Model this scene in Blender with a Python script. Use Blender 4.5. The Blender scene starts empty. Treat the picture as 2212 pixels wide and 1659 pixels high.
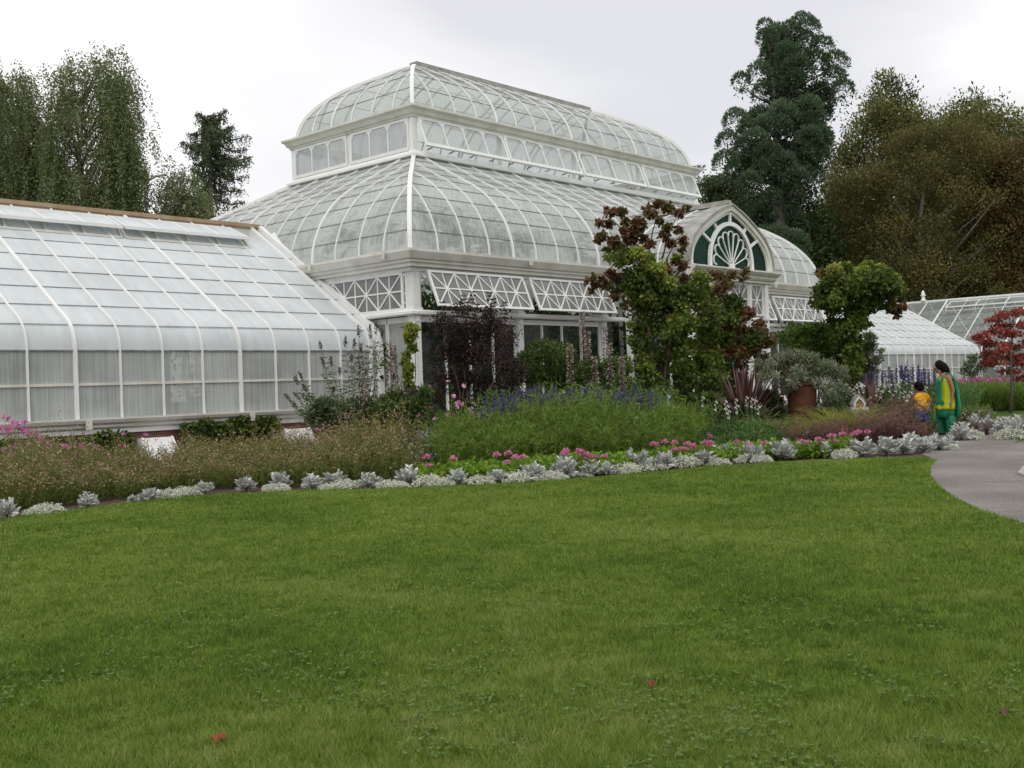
import bpy, bmesh, math, random
import numpy as np
from mathutils import Vector, Matrix
random.seed(7); RS = np.random.RandomState(11)
scene = bpy.context.scene
COL = scene.collection

# ------------------------------------------------------------------ camera
YAW, PITCH, ROLL = .7389, .0034, -.0359
CAMZ = 1.3
_f = Vector((math.cos(YAW)*math.cos(PITCH), math.sin(YAW)*math.cos(PITCH), math.sin(PITCH)))
_r = Vector((math.sin(YAW), -math.cos(YAW), 0)); _u = _r.cross(_f)
_c, _s = math.cos(ROLL), math.sin(ROLL)
CR, CU = _c*_r + _s*_u, -_s*_r + _c*_u
cam = bpy.data.cameras.new('camera'); camo = bpy.data.objects.new('camera', cam); COL.objects.link(camo)
cam.sensor_width = 36; cam.lens = 36*2771.4/2592; cam.clip_start = .05; cam.clip_end = 2000
camo.matrix_world = Matrix(((CR.x, CU.x, -_f.x, 0), (CR.y, CU.y, -_f.y, 0), (CR.z, CU.z, -_f.z, CAMZ), (0, 0, 0, 1)))
scene.camera = camo
SC = 2771.4*2212/2592
def at(dx, dy, t):              # point t metres ahead in the direction of a place measured in the photograph
    return Vector((0, 0, CAMZ)) + (_f + CR*((dx-1106)/SC) - CU*((dy-829.5)/SC))*t
def gp(dx, dy, z=0.):           # where that direction meets the ground
    d = _f + CR*((dx-1106)/SC) - CU*((dy-829.5)/SC)
    return Vector((0, 0, CAMZ)) + d*((z-CAMZ)/d.z)

# ------------------------------------------------------------------ sky, sun, exposure
SUN_EL, SUN_DIR = math.radians(52), Vector((-.80, -.55, 0)).normalized()
world = bpy.data.worlds.new('World'); scene.world = world; world.use_nodes = True
nt = world.node_tree; nt.nodes.clear()
def N(t, **k):
    n = nt.nodes.new(t)
    for a, b in k.items(): setattr(n, a, b)
    return n
sky = N('ShaderNodeTexSky', sky_type='NISHITA'); sky.sun_disc = False
sky.sun_elevation = SUN_EL; sky.sun_rotation = math.atan2(SUN_DIR.x, SUN_DIR.y)
b1 = N('ShaderNodeBackground'); b1.inputs[1].default_value = .07
nt.links.new(sky.outputs[0], b1.inputs[0])
tc = N('ShaderNodeTexCoord'); mp = N('ShaderNodeMapping'); mp.inputs['Scale'].default_value = (1.0, 1.0, 2.6)
mp.inputs['Location'].default_value = (1.7, .4, .2)
nz = N('ShaderNodeTexNoise'); nz.inputs['Scale'].default_value = 1.7; nz.inputs['Detail'].default_value = 5; nz.inputs['Roughness'].default_value = .42
nz.inputs['Distortion'].default_value = .35
rp = N('ShaderNodeValToRGB'); rp.color_ramp.elements[0].position = .34; rp.color_ramp.elements[0].color = (.66, .66, .69, 1)
rp.color_ramp.elements[1].position = .60; rp.color_ramp.elements[1].color = (.99, .985, .975, 1)
b2 = N('ShaderNodeBackground'); b2.inputs[1].default_value = 1.0
nt.links.new(tc.outputs['Generated'], mp.inputs[0]); nt.links.new(mp.outputs[0], nz.inputs[0]); nt.links.new(nz.outputs[0], rp.inputs[0]); nt.links.new(rp.outputs[0], b2.inputs[0])
mx = N('ShaderNodeMixShader'); mx.inputs[0].default_value = .94
out = N('ShaderNodeOutputWorld')
nt.links.new(b1.outputs[0], mx.inputs[1]); nt.links.new(b2.outputs[0], mx.inputs[2]); nt.links.new(mx.outputs[0], out.inputs[0])
sl = bpy.data.lights.new('sun', 'SUN'); sl.energy = .9; sl.angle = math.radians(25); sl.color = (1, .95, .87)
so = bpy.data.objects.new('sun', sl); COL.objects.link(so)
so.rotation_euler = Vector((SUN_DIR.x*math.cos(SUN_EL), SUN_DIR.y*math.cos(SUN_EL), math.sin(SUN_EL))).to_track_quat('Z', 'Y').to_euler()
scene.view_settings.view_transform = 'Standard'; scene.view_settings.look = 'None'
scene.view_settings.exposure = .3; scene.view_settings.gamma = 1
scene.cycles.transparent_max_bounces = 20
scene.cycles.max_bounces = 7; scene.cycles.diffuse_bounces = 3

# ------------------------------------------------------------------ materials
class NT:
    def __init__(s, name):
        s.m = bpy.data.materials.new(name); s.m.use_nodes = True; s.t = s.m.node_tree; s.t.nodes.clear()
        s.out = s.n('ShaderNodeOutputMaterial')
    def n(s, typ, **k):
        x = s.t.nodes.new(typ)
        for a, b in k.items():
            if a.startswith('i_'): x.inputs[int(a[2:]) if a[2:].isdigit() else a[2:]].default_value = b
            else: setattr(x, a, b)
        return x
    def l(s, a, b): s.t.links.new(a, b)
    def ramp(s, fac, stops):
        r = s.n('ShaderNodeValToRGB'); e = r.color_ramp.elements
        while len(e) < len(stops): e.new(.5)
        for i, (p, c) in enumerate(stops): e[i].position = p; e[i].color = (*c, 1)
        s.l(fac, r.inputs[0]); return r.outputs[0]
    def noise(s, scale, detail=4, vec=None, rough=.55, stretch=None, obj=True):
        t = s.n('ShaderNodeTexCoord'); v = t.outputs['Object']
        if stretch:
            m = s.n('ShaderNodeMapping'); m.inputs['Scale'].default_value = stretch; s.l(v, m.inputs[0]); v = m.outputs[0]
        x = s.n('ShaderNodeTexNoise'); x.inputs['Scale'].default_value = scale; x.inputs['Detail'].default_value = detail; x.inputs['Roughness'].default_value = rough
        s.l(v, x.inputs['Vector']); return x.outputs[0]
def pmat(name, stops, scale=3, rough=.6, bump=0, stretch=None, detail=5, metal=0, spec=.4, bscale=None):
    s = NT(name); f = s.noise(scale, detail, stretch=stretch); c = s.ramp(f, stops)
    b = s.n('ShaderNodeBsdfPrincipled'); b.inputs['Roughness'].default_value = rough; b.inputs['Metallic'].default_value = metal
    b.inputs['Specular IOR Level'].default_value = spec
    s.l(c, b.inputs['Base Color'])
    if bump:
        f2 = s.noise(bscale or scale*4, 4); bb = s.n('ShaderNodeBump'); bb.inputs['Strength'].default_value = bump; bb.inputs['Distance'].default_value = .02
        s.l(f2, bb.inputs['Height']); s.l(bb.outputs[0], b.inputs['Normal'])
    s.l(b.outputs[0], s.out.inputs[0]); return s.m
def leafmat(name, cols, trans=.3, spec=.25, rough=.55):
    s = NT(name); a = s.n('ShaderNodeAttribute', attribute_name='tint')
    k = len(cols); c = s.ramp(a.outputs['Fac'], [((i+.0)/(k-1), cols[i]) for i in range(k)])
    b = s.n('ShaderNodeBsdfPrincipled'); b.inputs['Roughness'].default_value = rough; b.inputs['Specular IOR Level'].default_value = spec
    t = s.n('ShaderNodeBsdfTranslucent'); m = s.n('ShaderNodeMixShader'); m.inputs[0].default_value = trans
    s.l(c, b.inputs['Base Color']); s.l(c, t.inputs[0]); s.l(b.outputs[0], m.inputs[1]); s.l(t.outputs[0], m.inputs[2]); s.l(m.outputs[0], s.out.inputs[0]); return s.m
def glassmat(name, lo, hi, col, streak, trans=.35, tint=(.93, .97, .95), sc=2.0, gloss=.05, dark=None, refl=.4):
    """whitewashed greenhouse glass: clear pane with an uneven film of wash and runs of dirt"""
    s = NT(name); f = s.noise(sc, 6, stretch=streak, rough=.65); f2 = s.noise(.7, 3)
    add = s.n('ShaderNodeMath', operation='ADD'); s.l(f, add.inputs[0]); s.l(f2, add.inputs[1])
    mr = s.n('ShaderNodeMapRange'); mr.inputs[1].default_value = .75; mr.inputs[2].default_value = 1.25; mr.inputs[3].default_value = lo; mr.inputs[4].default_value = hi
    s.l(add.outputs[0], mr.inputs[0])
    dk = dark or tuple(c*.82 for c in col)
    hf = s.n('ShaderNodeMath', operation='MULTIPLY'); hf.inputs[1].default_value = .5; s.l(add.outputs[0], hf.inputs[0]); c = s.ramp(hf.outputs[0], [(.38, dk), (.60, col)])
    d = s.n('ShaderNodeBsdfDiffuse'); s.l(c, d.inputs[0]); t = s.n('ShaderNodeBsdfTranslucent'); s.l(c, t.inputs[0])
    w = s.n('ShaderNodeMixShader'); w.inputs[0].default_value = trans; s.l(d.outputs[0], w.inputs[1]); s.l(t.outputs[0], w.inputs[2])
    tr = s.n('ShaderNodeBsdfTransparent'); tr.inputs[0].default_value = (*tint, 1)
    m = s.n('ShaderNodeMixShader'); s.l(mr.outputs[0], m.inputs[0]); s.l(tr.outputs[0], m.inputs[1]); s.l(w.outputs[0], m.inputs[2])
    g = s.n('ShaderNodeBsdfGlossy'); g.inputs['Roughness'].default_value = .08
    fr = s.n('ShaderNodeLayerWeight'); pw = s.n('ShaderNodeMath', operation='POWER'); pw.inputs[1].default_value = 4.5; s.l(fr.outputs['Facing'], pw.inputs[0])
    mu = s.n('ShaderNodeMath', operation='MULTIPLY_ADD'); mu.inputs[1].default_value = refl; mu.inputs[2].default_value = gloss*.25; s.l(pw.outputs[0], mu.inputs[0])
    m2 = s.n('ShaderNodeMixShader'); s.l(mu.outputs[0], m2.inputs[0]); s.l(m.outputs[0], m2.inputs[1]); s.l(g.outputs[0], m2.inputs[2])
    s.l(m2.outputs[0], s.out.inputs[0]); return s.m
M = {}
M['white'] = pmat('white_paint', [(.25, (.72, .72, .69)), (.5, (.80, .80, .785)), (.75, (.84, .845, .84))], 1.2, .5, .05)
M['cream'] = pmat('weathered_cornice_paint', [(.25, (.54, .53, .46)), (.5, (.66, .65, .59)), (.75, (.74, .735, .69))], 2.2, .6, .08)
M['lap'] = pmat('dark_lap_of_panes', [(.35, (.16, .16, .155)), (.65, (.32, .33, .32))], 5, .6)
M['ridge'] = pmat('tan_ridge_board', [(.3, (.30, .20, .12)), (.7, (.42, .31, .21))], 3, .7, .1)
M['ridgegrey'] = pmat('grey_lead_ridge', [(.3, (.22, .22, .20)), (.7, (.42, .42, .38))], 3, .6, .1)
M['frost'] = glassmat('frosted_hall_glass', .50, .92, (.74, .77, .75), (9, 9, .5), .4, sc=1.1)
M['frostup'] = glassmat('lightly_frosted_lantern_glass', .34, .66, (.72, .75, .74), (7, 7, .5), .5, sc=1.1)
M['wash'] = glassmat('whitewashed_wing_glass', .86, .99, (.70, .75, .77), (5, 1.0, 1.0), .12, sc=1.2, gloss=.1, dark=(.66, .70, .72))
M['washv'] = glassmat('streaked_wing_side_glass', .84, .98, (.56, .59, .57), (26, 26, .5), .15, sc=1.0, gloss=.05, dark=(.35, .375, .365))
M['mesh'] = glassmat('dusty_transom_glass', .80, .92, (.25, .25, .255), (2, 2, 2), .15, sc=1.5, gloss=.2, dark=(.20, .20, .205))
M['meshpale'] = glassmat('fogged_lantern_side_glass', .70, .9, (.60, .62, .63), (2, 2, 1), .3, sc=1.5, gloss=.2, dark=(.45, .46, .47))
M['clear'] = glassmat('clear_window_glass', .02, .08, (.2, .22, .22), (3, 3, .6), .2, sc=1.5, gloss=.1, refl=.18)
M['clearroof'] = glassmat('clear_roof_glass', .18, .40, (.55, .58, .58), (3, 3, 1), .3, sc=1.5, gloss=.3)
M['green'] = glassmat('green_stained_glass', .55, .8, (.010, .042, .028), (3, 3, 3), .4, tint=(.02, .16, .09), sc=3, gloss=.05, refl=.12)
M['brick'] = None
def brickmat():
    s = NT('red_brick'); t = s.n('ShaderNodeTexCoord'); mp = s.n('ShaderNodeMapping'); mp.inputs['Rotation'].default_value = (math.pi/2, 0, 0)
    s.l(t.outputs['Object'], mp.inputs[0]); b = s.n('ShaderNodeTexBrick'); s.l(mp.outputs[0], b.inputs[0])
    b.inputs['Scale'].default_value = 4.6; b.inputs['Color1'].default_value = (.20, .06, .04, 1); b.inputs['Color2'].default_value = (.13, .05, .04, 1); b.inputs['Mortar'].default_value = (.2, .18, .16, 1); b.inputs['Mortar Size'].default_value = .02
    p = s.n('ShaderNodeBsdfPrincipled'); p.inputs['Roughness'].default_value = .85; s.l(b.outputs[0], p.inputs['Base Color']); s.l(p.outputs[0], s.out.inputs[0]); return s.m
M['brick'] = brickmat()
M['bark'] = pmat('grey_bark', [(.3, (.07, .06, .05)), (.7, (.20, .18, .15))], 4, .9, .3, stretch=(4, 4, .6))
M['palebark'] = pmat('pale_beech_bark', [(.3, (.13, .12, .10)), (.7, (.32, .29, .25))], 4, .9, .2, stretch=(3, 3, .7))
M['stem'] = pmat('green_stem', [(.3, (.05, .08, .02)), (.7, (.12, .14, .05))], 6, .7)
M['brownstem'] = pmat('brown_stem', [(.3, (.08, .05, .03)), (.7, (.20, .13, .08))], 6, .8)
M['soil'] = pmat('dark_mulch', [(.3, (.025, .014, .011)), (.5, (.075, .040, .030)), (.75, (.14, .085, .065))], 9, .95, .9, bscale=25)
M['rust'] = pmat('rusty_iron', [(.3, (.035, .013, .007)), (.55, (.085, .029, .011)), (.8, (.13, .052, .022))], 2.5, .85, .3)
M['metal'] = pmat('galvanised_pole', [(.3, (.55, .56, .56)), (.7, (.7, .7, .7))], 3, .5)
M['black'] = pmat('black_shoe', [(.3, (.012, .012, .013)), (.7, (.03, .03, .03))], 8, .6)
# foliage
def fm(k, cols, **a):
    g = 1.12 if max(cols[-1]) < .45 else 1.0
    M[k] = leafmat(k, [tuple(min(v*g, .85) for v in c) for c in cols], **a)
fm('birch_leaf', [(0.085, 0.105, 0.042), (0.165, 0.195, 0.085), (0.25, 0.28, 0.135)], trans=.35)
fm('spruce_needle', [(0.031, 0.048, 0.022), (0.076, 0.102, 0.044), (0.145, 0.170, 0.085)], trans=.15)
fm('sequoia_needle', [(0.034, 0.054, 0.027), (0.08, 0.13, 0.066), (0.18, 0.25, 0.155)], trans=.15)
fm('cedar_needle', [(0.028, 0.046, 0.019), (0.085, 0.123, 0.048), (0.190, 0.237, 0.114)], trans=.15)
fm('olive_leaf', [(0.05, 0.058, 0.02), (0.14, 0.15, 0.042), (0.26, 0.25, 0.075)], trans=.3)
fm('beech_leaf', [(0.052, 0.054, 0.016), (0.115, 0.112, 0.032), (0.2, 0.15, 0.045)], trans=.3)
fm('russet_leaf', [(0.055, 0.044, 0.016), (0.12, 0.082, 0.028), (0.18, 0.1, 0.04)], trans=.3)
fm('darkgreen_leaf', [(0.013, 0.024, 0.008), (0.045, 0.072, 0.019), (0.096, 0.136, 0.040)], trans=.2)
fm('vine_leaf', [(.045, .09, .012), (.13, .19, .022), (.30, .34, .07), (.42, .40, .12)], trans=.4)
fm('deepvine_leaf', [(0.032, 0.055, 0.011), (0.08, 0.118, 0.02), (0.15, 0.19, 0.03)], trans=.3)
fm('red_vine_leaf', [(0.1, 0.11, 0.026), (0.125, 0.085, 0.032), (0.14, 0.06, 0.034), (0.19, 0.1, 0.055)], trans=.3)
fm('purple_leaf', [(0.02, 0.015, 0.013), (0.042, 0.027, 0.024), (0.078, 0.05, 0.04)], trans=.15)
fm('shrub_leaf', [(.03, .06, .012), (.075, .13, .02), (.12, .20, .035)], trans=.3)
fm('mixed_leaf', [(0.03, 0.06, 0.014), (0.085, 0.13, 0.03), (0.17, 0.23, 0.07)], trans=.3)
fm('silver_shrub_leaf', [(0.085, 0.105, 0.055), (0.19, 0.22, 0.13), (0.38, 0.4, 0.29)], trans=.2)
fm('buddleia_leaf', [(.05, .085, .035), (.10, .14, .065), (.20, .24, .14)], trans=.25)
fm('feather_leaf', [(0.065, 0.11, 0.017), (0.125, 0.2, 0.03), (0.21, 0.305, 0.06)], trans=.35)
fm('salvia_leaf', [(0.035, 0.075, 0.022), (0.08, 0.15, 0.04), (0.15, 0.24, 0.08)], trans=.3)
fm('blue_flower', [(0.028, 0.022, 0.085), (0.052, 0.04, 0.15), (0.09, 0.07, 0.24)], trans=.2)
fm('lavender_flower', [(.05, .04, .09), (.10, .08, .16), (.15, .12, .22)], trans=.2)
fm('diascia_leaf', [(0.065, 0.09, 0.02), (0.14, 0.175, 0.038), (0.21, 0.23, 0.07)], trans=.35)
fm('faded_flower', [(0.19, 0.115, 0.06), (0.33, 0.19, 0.115), (0.45, 0.29, 0.21), (0.52, 0.4, 0.35)], trans=.3)
fm('pink_flower', [(.50, .10, .25), (.68, .20, .40), (.80, .40, .55)], trans=.3)
fm('pale_pink_flower', [(.55, .20, .38), (.70, .34, .50), (.80, .55, .65)], trans=.3)
fm('magenta_flower', [(.45, .08, .28), (.62, .16, .42), (.72, .32, .55)], trans=.3)
fm('lime_leaf', [(0.065, 0.14, 0.012), (0.13, 0.24, 0.02), (0.21, 0.33, 0.04)], trans=.35)
fm('silver_leaf', [(0.33, 0.345, 0.32), (0.5, 0.52, 0.485), (0.68, 0.69, 0.66)], trans=.1, rough=.8)
fm('alyssum_flower', [(0.55, 0.58, 0.45), (0.7, 0.72, 0.6), (0.82, 0.82, 0.76)], trans=.2)
fm('alyssum_leaf', [(.05, .09, .02), (.10, .16, .04), (.16, .22, .06)], trans=.2)
fm('white_flower', [(.70, .72, .60), (.82, .83, .74), (.88, .88, .84)], trans=.3)
fm('ivy_leaf', [(.022, .045, .008), (.055, .10, .014), (.13, .19, .03), (.20, .10, .03)], trans=.25)
fm('purple_grass', [(0.04, 0.018, 0.016), (0.09, 0.045, 0.035), (0.155, 0.09, 0.068)], trans=.25)
fm('grass_plume', [(0.12, 0.055, 0.05), (0.2, 0.1, 0.09), (0.38, 0.26, 0.21)], trans=.4)
fm('gold_grass', [(.14, .17, .03), (.28, .30, .065), (.42, .42, .13)], trans=.4)
fm('cordyline_leaf', [(0.045, 0.018, 0.02), (0.1, 0.04, 0.042), (0.2, 0.11, 0.09)], trans=.15)
fm('maple_leaf', [(0.16, 0.035, 0.03), (0.3, 0.065, 0.05), (0.44, 0.14, 0.11)], trans=.3)
fm('acanthus_flower', [(.10, .06, .05), (.28, .20, .16), (.62, .58, .52)], trans=.2)
fm('spent_flower', [(.04, .03, .03), (.10, .075, .06), (.16, .12, .09)], trans=.1)
fm('palm_leaf', [(.012, .022, .010), (.03, .05, .02), (.06, .09, .04)], trans=.1)
fm('dead_leaf', [(.20, .05, .015), (.30, .08, .02), (.34, .12, .03)], trans=.1)

# ------------------------------------------------------------------ object helpers
def link(o, parent=None):
    COL.objects.link(o)
    if parent is not None: o.parent = parent
    return o
def thing(name, label, cat, loc=(0, 0, 0), group=None):
    o = bpy.data.objects.new(name, None); link(o); o.location = loc; o.empty_display_size = .2
    o['label'] = label; o['category'] = cat
    if group: o['group'] = group
    return o
def tag(o, label, cat, group=None, kind=None):
    o['label'] = label; o['category'] = cat
    if group: o['group'] = group
    if kind: o['kind'] = kind
    return o
def copy_tree(o, parent=None):
    c = o.copy(); COL.objects.link(c); c.parent = parent
    for ch in list(o.children): copy_tree(ch, c)
    return c
class MB:
    def __init__(s): s.v = []; s.f = []; s.sm = []
    def quad(s, a, b, c, d):
        k = len(s.v); s.v += [tuple(a), tuple(b), tuple(c), tuple(d)]; s.f.append((k, k+1, k+2, k+3)); s.sm.append(False)
    def poly(s, pts):
        k = len(s.v); s.v += [tuple(p) for p in pts]; s.f.append(tuple(range(k, k+len(pts)))); s.sm.append(False)
    def box(s, x0, x1, y0, y1, z0, z1):
        k = len(s.v)
        s.v += [(x, y, z) for z in (z0, z1) for y in (y0, y1) for x in (x0, x1)]
        for q in ((0, 2, 3, 1), (4, 5, 7, 6), (0, 1, 5, 4), (2, 6, 7, 3), (0, 4, 6, 2), (1, 3, 7, 5)): s.f.append(tuple(k+i for i in q)); s.sm.append(False)
    def bar(s, pts, w, h, up):
        """rectangular bar swept along pts; w sideways, h along 'up' (vector or list per point)"""
        pts = [Vector(p) for p in pts]; n = len(pts); k = len(s.v)
        for i, p in enumerate(pts):
            d = (pts[min(i+1, n-1)] - pts[max(i-1, 0)]).normalized()
            U = Vector(up[i] if isinstance(up, list) else up); S = d.cross(U)
            if S.length < 1e-6: S = d.cross(Vector((.3, .5, .8)))
            S.normalize(); U = S.cross(d).normalized()
            for a, b in ((-1, -1), (1, -1), (1, 1), (-1, 1)): s.v.append(tuple(p + S*(a*w/2) + U*(b*h/2)))
        for i in range(n-1):
            for j in range(4):
                s.f.append((k+4*i+j, k+4*i+(j+1) % 4, k+4*i+4+(j+1) % 4, k+4*i+4+j)); s.sm.append(False)
        s.f.append((k+3, k+2, k+1, k)); s.f.append(tuple(k+4*(n-1)+j for j in range(4))); s.sm += [False, False]
    def tube(s, pts, rad, sides=6):
        pts = [Vector(p) for p in pts]; n = len(pts); k = len(s.v)
        R = [rad*(1-.0*i) for i in range(n)] if not hasattr(rad, '__len__') else rad
        for i, p in enumerate(pts):
            d = (pts[min(i+1, n-1)] - pts[max(i-1, 0)])
            if d.length < 1e-9: d = Vector((0, 0, 1))
            d.normalize(); S = d.cross(Vector((.31, .17, .93)) if abs(d.z) < .9 else Vector((1, .1, 0))).normalized(); U = S.cross(d)
            for j in range(sides):
                a = 2*math.pi*j/sides; s.v.append(tuple(p + (S*math.cos(a) + U*math.sin(a))*R[i]))
        for i in range(n-1):
            for j in range(sides): s.f.append((k+sides*i+j, k+sides*i+(j+1) % sides, k+sides*(i+1)+(j+1) % sides, k+sides*(i+1)+j)); s.sm.append(True)
        s.f.append(tuple(k+j for j in range(sides))[::-1]); s.f.append(tuple(k+sides*(n-1)+j for j in range(sides))); s.sm += [False, False]
    def lathe(s, prof, c=(0, 0, 0), sides=24):
        k = len(s.v); n = len(prof)
        for r, z in prof:
            for j in range(sides):
                a = 2*math.pi*j/sides; s.v.append((c[0]+r*math.cos(a), c[1]+r*math.sin(a), c[2]+z))
        for i in range(n-1):
            for j in range(sides): s.f.append((k+sides*i+j, k+sides*i+(j+1) % sides, k+sides*(i+1)+(j+1) % sides, k+sides*(i+1)+j)); s.sm.append(True)
        s.f.append(tuple(k+j for j in range(sides))[::-1]); s.f.append(tuple(k+sides*(n-1)+j for j in range(sides))); s.sm += [False, False]
    def rect_sweep(s, prof, x0, x1, y0, y1):
        """profile (out, z) swept round a rectangle with mitred corners; closed profile"""
        k = len(s.v); n = len(prof)
        for o, z in prof: s.v += [(x0-o, y0-o, z), (x1+o, y0-o, z), (x1+o, y1+o, z), (x0-o, y1+o, z)]
        for i in range(n):
            i2 = (i+1) % n
            for j in range(4):
                j2 = (j+1) % 4; s.f.append((k+4*i+j, k+4*i+j2, k+4*i2+j2, k+4*i2+j)); s.sm.append(False)
    def line_sweep(s, prof, a, b, outd):
        """profile (out, z) between a and b (x,y), outd = outward xy direction, capped"""
        k = len(s.v); n = len(prof)
        for o, z in prof: s.v += [(a[0]+outd[0]*o, a[1]+outd[1]*o, z), (b[0]+outd[0]*o, b[1]+outd[1]*o, z)]
        for i in range(n):
            i2 = (i+1) % n; s.f.append((k+2*i, k+2*i+1, k+2*i2+1, k+2*i2)); s.sm.append(False)
        s.f.append(tuple(k+2*i for i in range(n))); s.f.append(tuple(k+2*i+1 for i in range(n))); s.sm += [False, False]
    def build(s, name, mat, parent=None, loc=None):
        me = bpy.data.meshes.new(name); me.from_pydata(s.v, [], s.f); me.materials.append(M[mat] if isinstance(mat, str) else mat)
        me.polygons.foreach_set('use_smooth', s.sm)
        me.validate(); bm = bmesh.new(); bm.from_mesh(me); bmesh.ops.recalc_face_normals(bm, faces=bm.faces); bm.to_mesh(me); bm.free()
        o = bpy.data.objects.new(name, me); link(o, parent)
        if loc is not None: o.location = loc
        return o
def unit(a): return a/np.maximum(np.linalg.norm(a, axis=1, keepdims=True), 1e-9)
def rnd(n, lo=0., hi=1.): return RS.uniform(lo, hi, n)
def rdir(n): return unit(RS.normal(size=(n, 3)))
class LF:
    """collects leaves: base point, direction, length, width, tint"""
    def __init__(s): s.P, s.D, s.L, s.W, s.T = [], [], [], [], []
    def add(s, P, D, L, W, T):
        P = np.atleast_2d(np.asarray(P, float)); n = len(P)
        D = np.broadcast_to(np.asarray(D, float), (n, 3)); s.P.append(P); s.D.append(unit(D))
        for a, b in ((s.L, L), (s.W, W), (s.T, T)): a.append(np.broadcast_to(np.asarray(b, float), (n,)).copy())
    def build(s, name, mat, parent=None, flat=False, tri=False):
        P, D = np.concatenate(s.P), np.concatenate(s.D); L, W, T = np.concatenate(s.L)[:, None], np.concatenate(s.W)[:, None], np.concatenate(s.T)
        n = len(P); R = rdir(n)
        if flat: R = R*.45 + np.array([0, 0, 1.])
        S = unit(np.cross(D, R)); U = np.cross(S, D)
        if tri:
            V = np.stack([P - S*W/2, P + S*W/2, P + D*L], 1).reshape(-1, 3); k = 3
        else:
            mid = P + D*L*.48 + U*L*.10
            V = np.stack([P, mid - S*W/2, P + D*L, mid + S*W/2], 1).reshape(-1, 3); k = 4
        me = bpy.data.meshes.new(name); me.vertices.add(n*k); me.vertices.foreach_set('co', V.ravel())
        me.loops.add(n*k); me.loops.foreach_set('vertex_index', np.arange(n*k, dtype=np.int32))
        me.polygons.add(n); me.polygons.foreach_set('loop_start', np.arange(0, n*k, k, dtype=np.int32))
        try: me.polygons.foreach_set('loop_total', np.full(n, k, dtype=np.int32))
        except Exception: pass
        a = me.attributes.new('tint', 'FLOAT', 'FACE'); a.data.foreach_set('value', np.clip(T, 0, 1).astype(np.float32))
        me.update(calc_edges=True); me.materials.append(M[mat])
        o = bpy.data.objects.new(name, me); link(o, parent); return o

# ================================================================== THE GROUND
def sheet(name, pts, z, mat, kind='structure'):
    b = MB(); b.poly([(p[0], p[1], z) for p in pts]); o = b.build(name, mat); o['kind'] = kind; return o
def grassmat(name, dk=1.):
    s = NT(name); f = s.noise(.55, 5); g = s.noise(7, 4)
    a = s.n('ShaderNodeMath', operation='MULTIPLY_ADD'); a.inputs[1].default_value = .35; s.l(g, a.inputs[0]); s.l(f, a.inputs[2])
    c = s.ramp(a.outputs[0], [(.45, (.050*dk, .095*dk, .013*dk)), (.62, (.085*dk, .150*dk, .018*dk)), (.85, (.135*dk, .185*dk, .035*dk))])
    b = s.n('ShaderNodeBsdfPrincipled'); b.inputs['Roughness'].default_value = .8; b.inputs['Specular IOR Level'].default_value = .15; s.l(c, b.inputs['Base Color'])
    t = s.n('ShaderNodeBsdfTranslucent'); s.l(c, t.inputs[0]); m = s.n('ShaderNodeMixShader'); m.inputs[0].default_value = .25
    s.l(b.outputs[0], m.inputs[1]); s.l(t.outputs[0], m.inputs[2]); s.l(m.outputs[0], s.out.inputs[0]); return s.m
M['lawn'] = grassmat('lawn_turf', 1.15); M['blade'] = grassmat('grass_blade', 1.15)
M['far'] = grassmat('far_turf', .8)
def pathmat():
    s = NT('exposed_aggregate'); f = s.noise(38, 3, rough=.9); g = s.noise(.8, 4)
    a = s.n('ShaderNodeMath', operation='MULTIPLY_ADD'); a.inputs[1].default_value = .5; s.l(g, a.inputs[0]); s.l(f, a.inputs[2])
    c = s.ramp(a.outputs[0], [(.5, (.075, .067, .060)), (.75, (.165, .148, .135)), (1.0, (.34, .31, .285))])
    b = s.n('ShaderNodeBsdfPrincipled'); b.inputs['Roughness'].default_value = .9; s.l(c, b.inputs['Base Color']); s.l(b.outputs[0], s.out.inputs[0]); return s.m
M['path'] = pathmat()
sheet('ground', [(-400, -400), (600, -400), (600, 600), (-400, 600)], -.012, 'far')
LAWN_EDGE = [(1.5, 11.6), (3.4, 12.3), (5.3, 12.75), (6.46, 12.96), (7.4, 13.0), (8.2, 12.85), (9.16, 12.0), (9.94, 10.95), (10.87, 10.1), (12.11, 9.45), (14.01, 9.0), (15.35, 8.25), (16.2, 7.45), (16.6, 6.75), (16.3, 6.35)]
PATH_IN = [(15.7, 6.16), (14.6, 5.78), (13.6, 5.38), (12.6, 4.9), (11.62, 4.41), (10.38, 3.65), (9.6, 3.0), (8.9, 2.0), (8.5, .6), (8.3, -2), (8.3, -8)]
lawn_poly = [(-12, -8), (-12, 8.5)] + LAWN_EDGE + PATH_IN
sheet('lawn', lawn_poly, .0, 'lawn')
sheet('flower_bed', [(-14, 9.5)] + [(x+.0, y-.15) for x, y in [(-12, 8.5)] + LAWN_EDGE] + [(17.4, 6.9), (19.2, 7.5), (20.9, 7.95), (22.0, 8.6), (25, 10.6), (30, 13.4), (45, 16.0), (60, 16.5), (60, 20.3), (-14, 20.3)], -.006, 'soil')
path_pts = PATH_IN[::-1] + [(16.3, 6.35), (17.4, 7.0), (19.2, 7.6), (20.9, 8.05), (22.3, 8.9), (25.5, 10.6), (31, 13.0), (31.6, 11.6), (26.2, 8.8), (23.6, 7.1), (20.5, 6.6), (20.9, 5.4), (21.5, 2), (16.2, 4.4), (15.3, 4.75), (14.3, 4.5), (13.2, 3.9), (11.5, 1.6), (11.4, -8)]
po = sheet('path', path_pts, -.002, 'path')
jb = MB()
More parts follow.
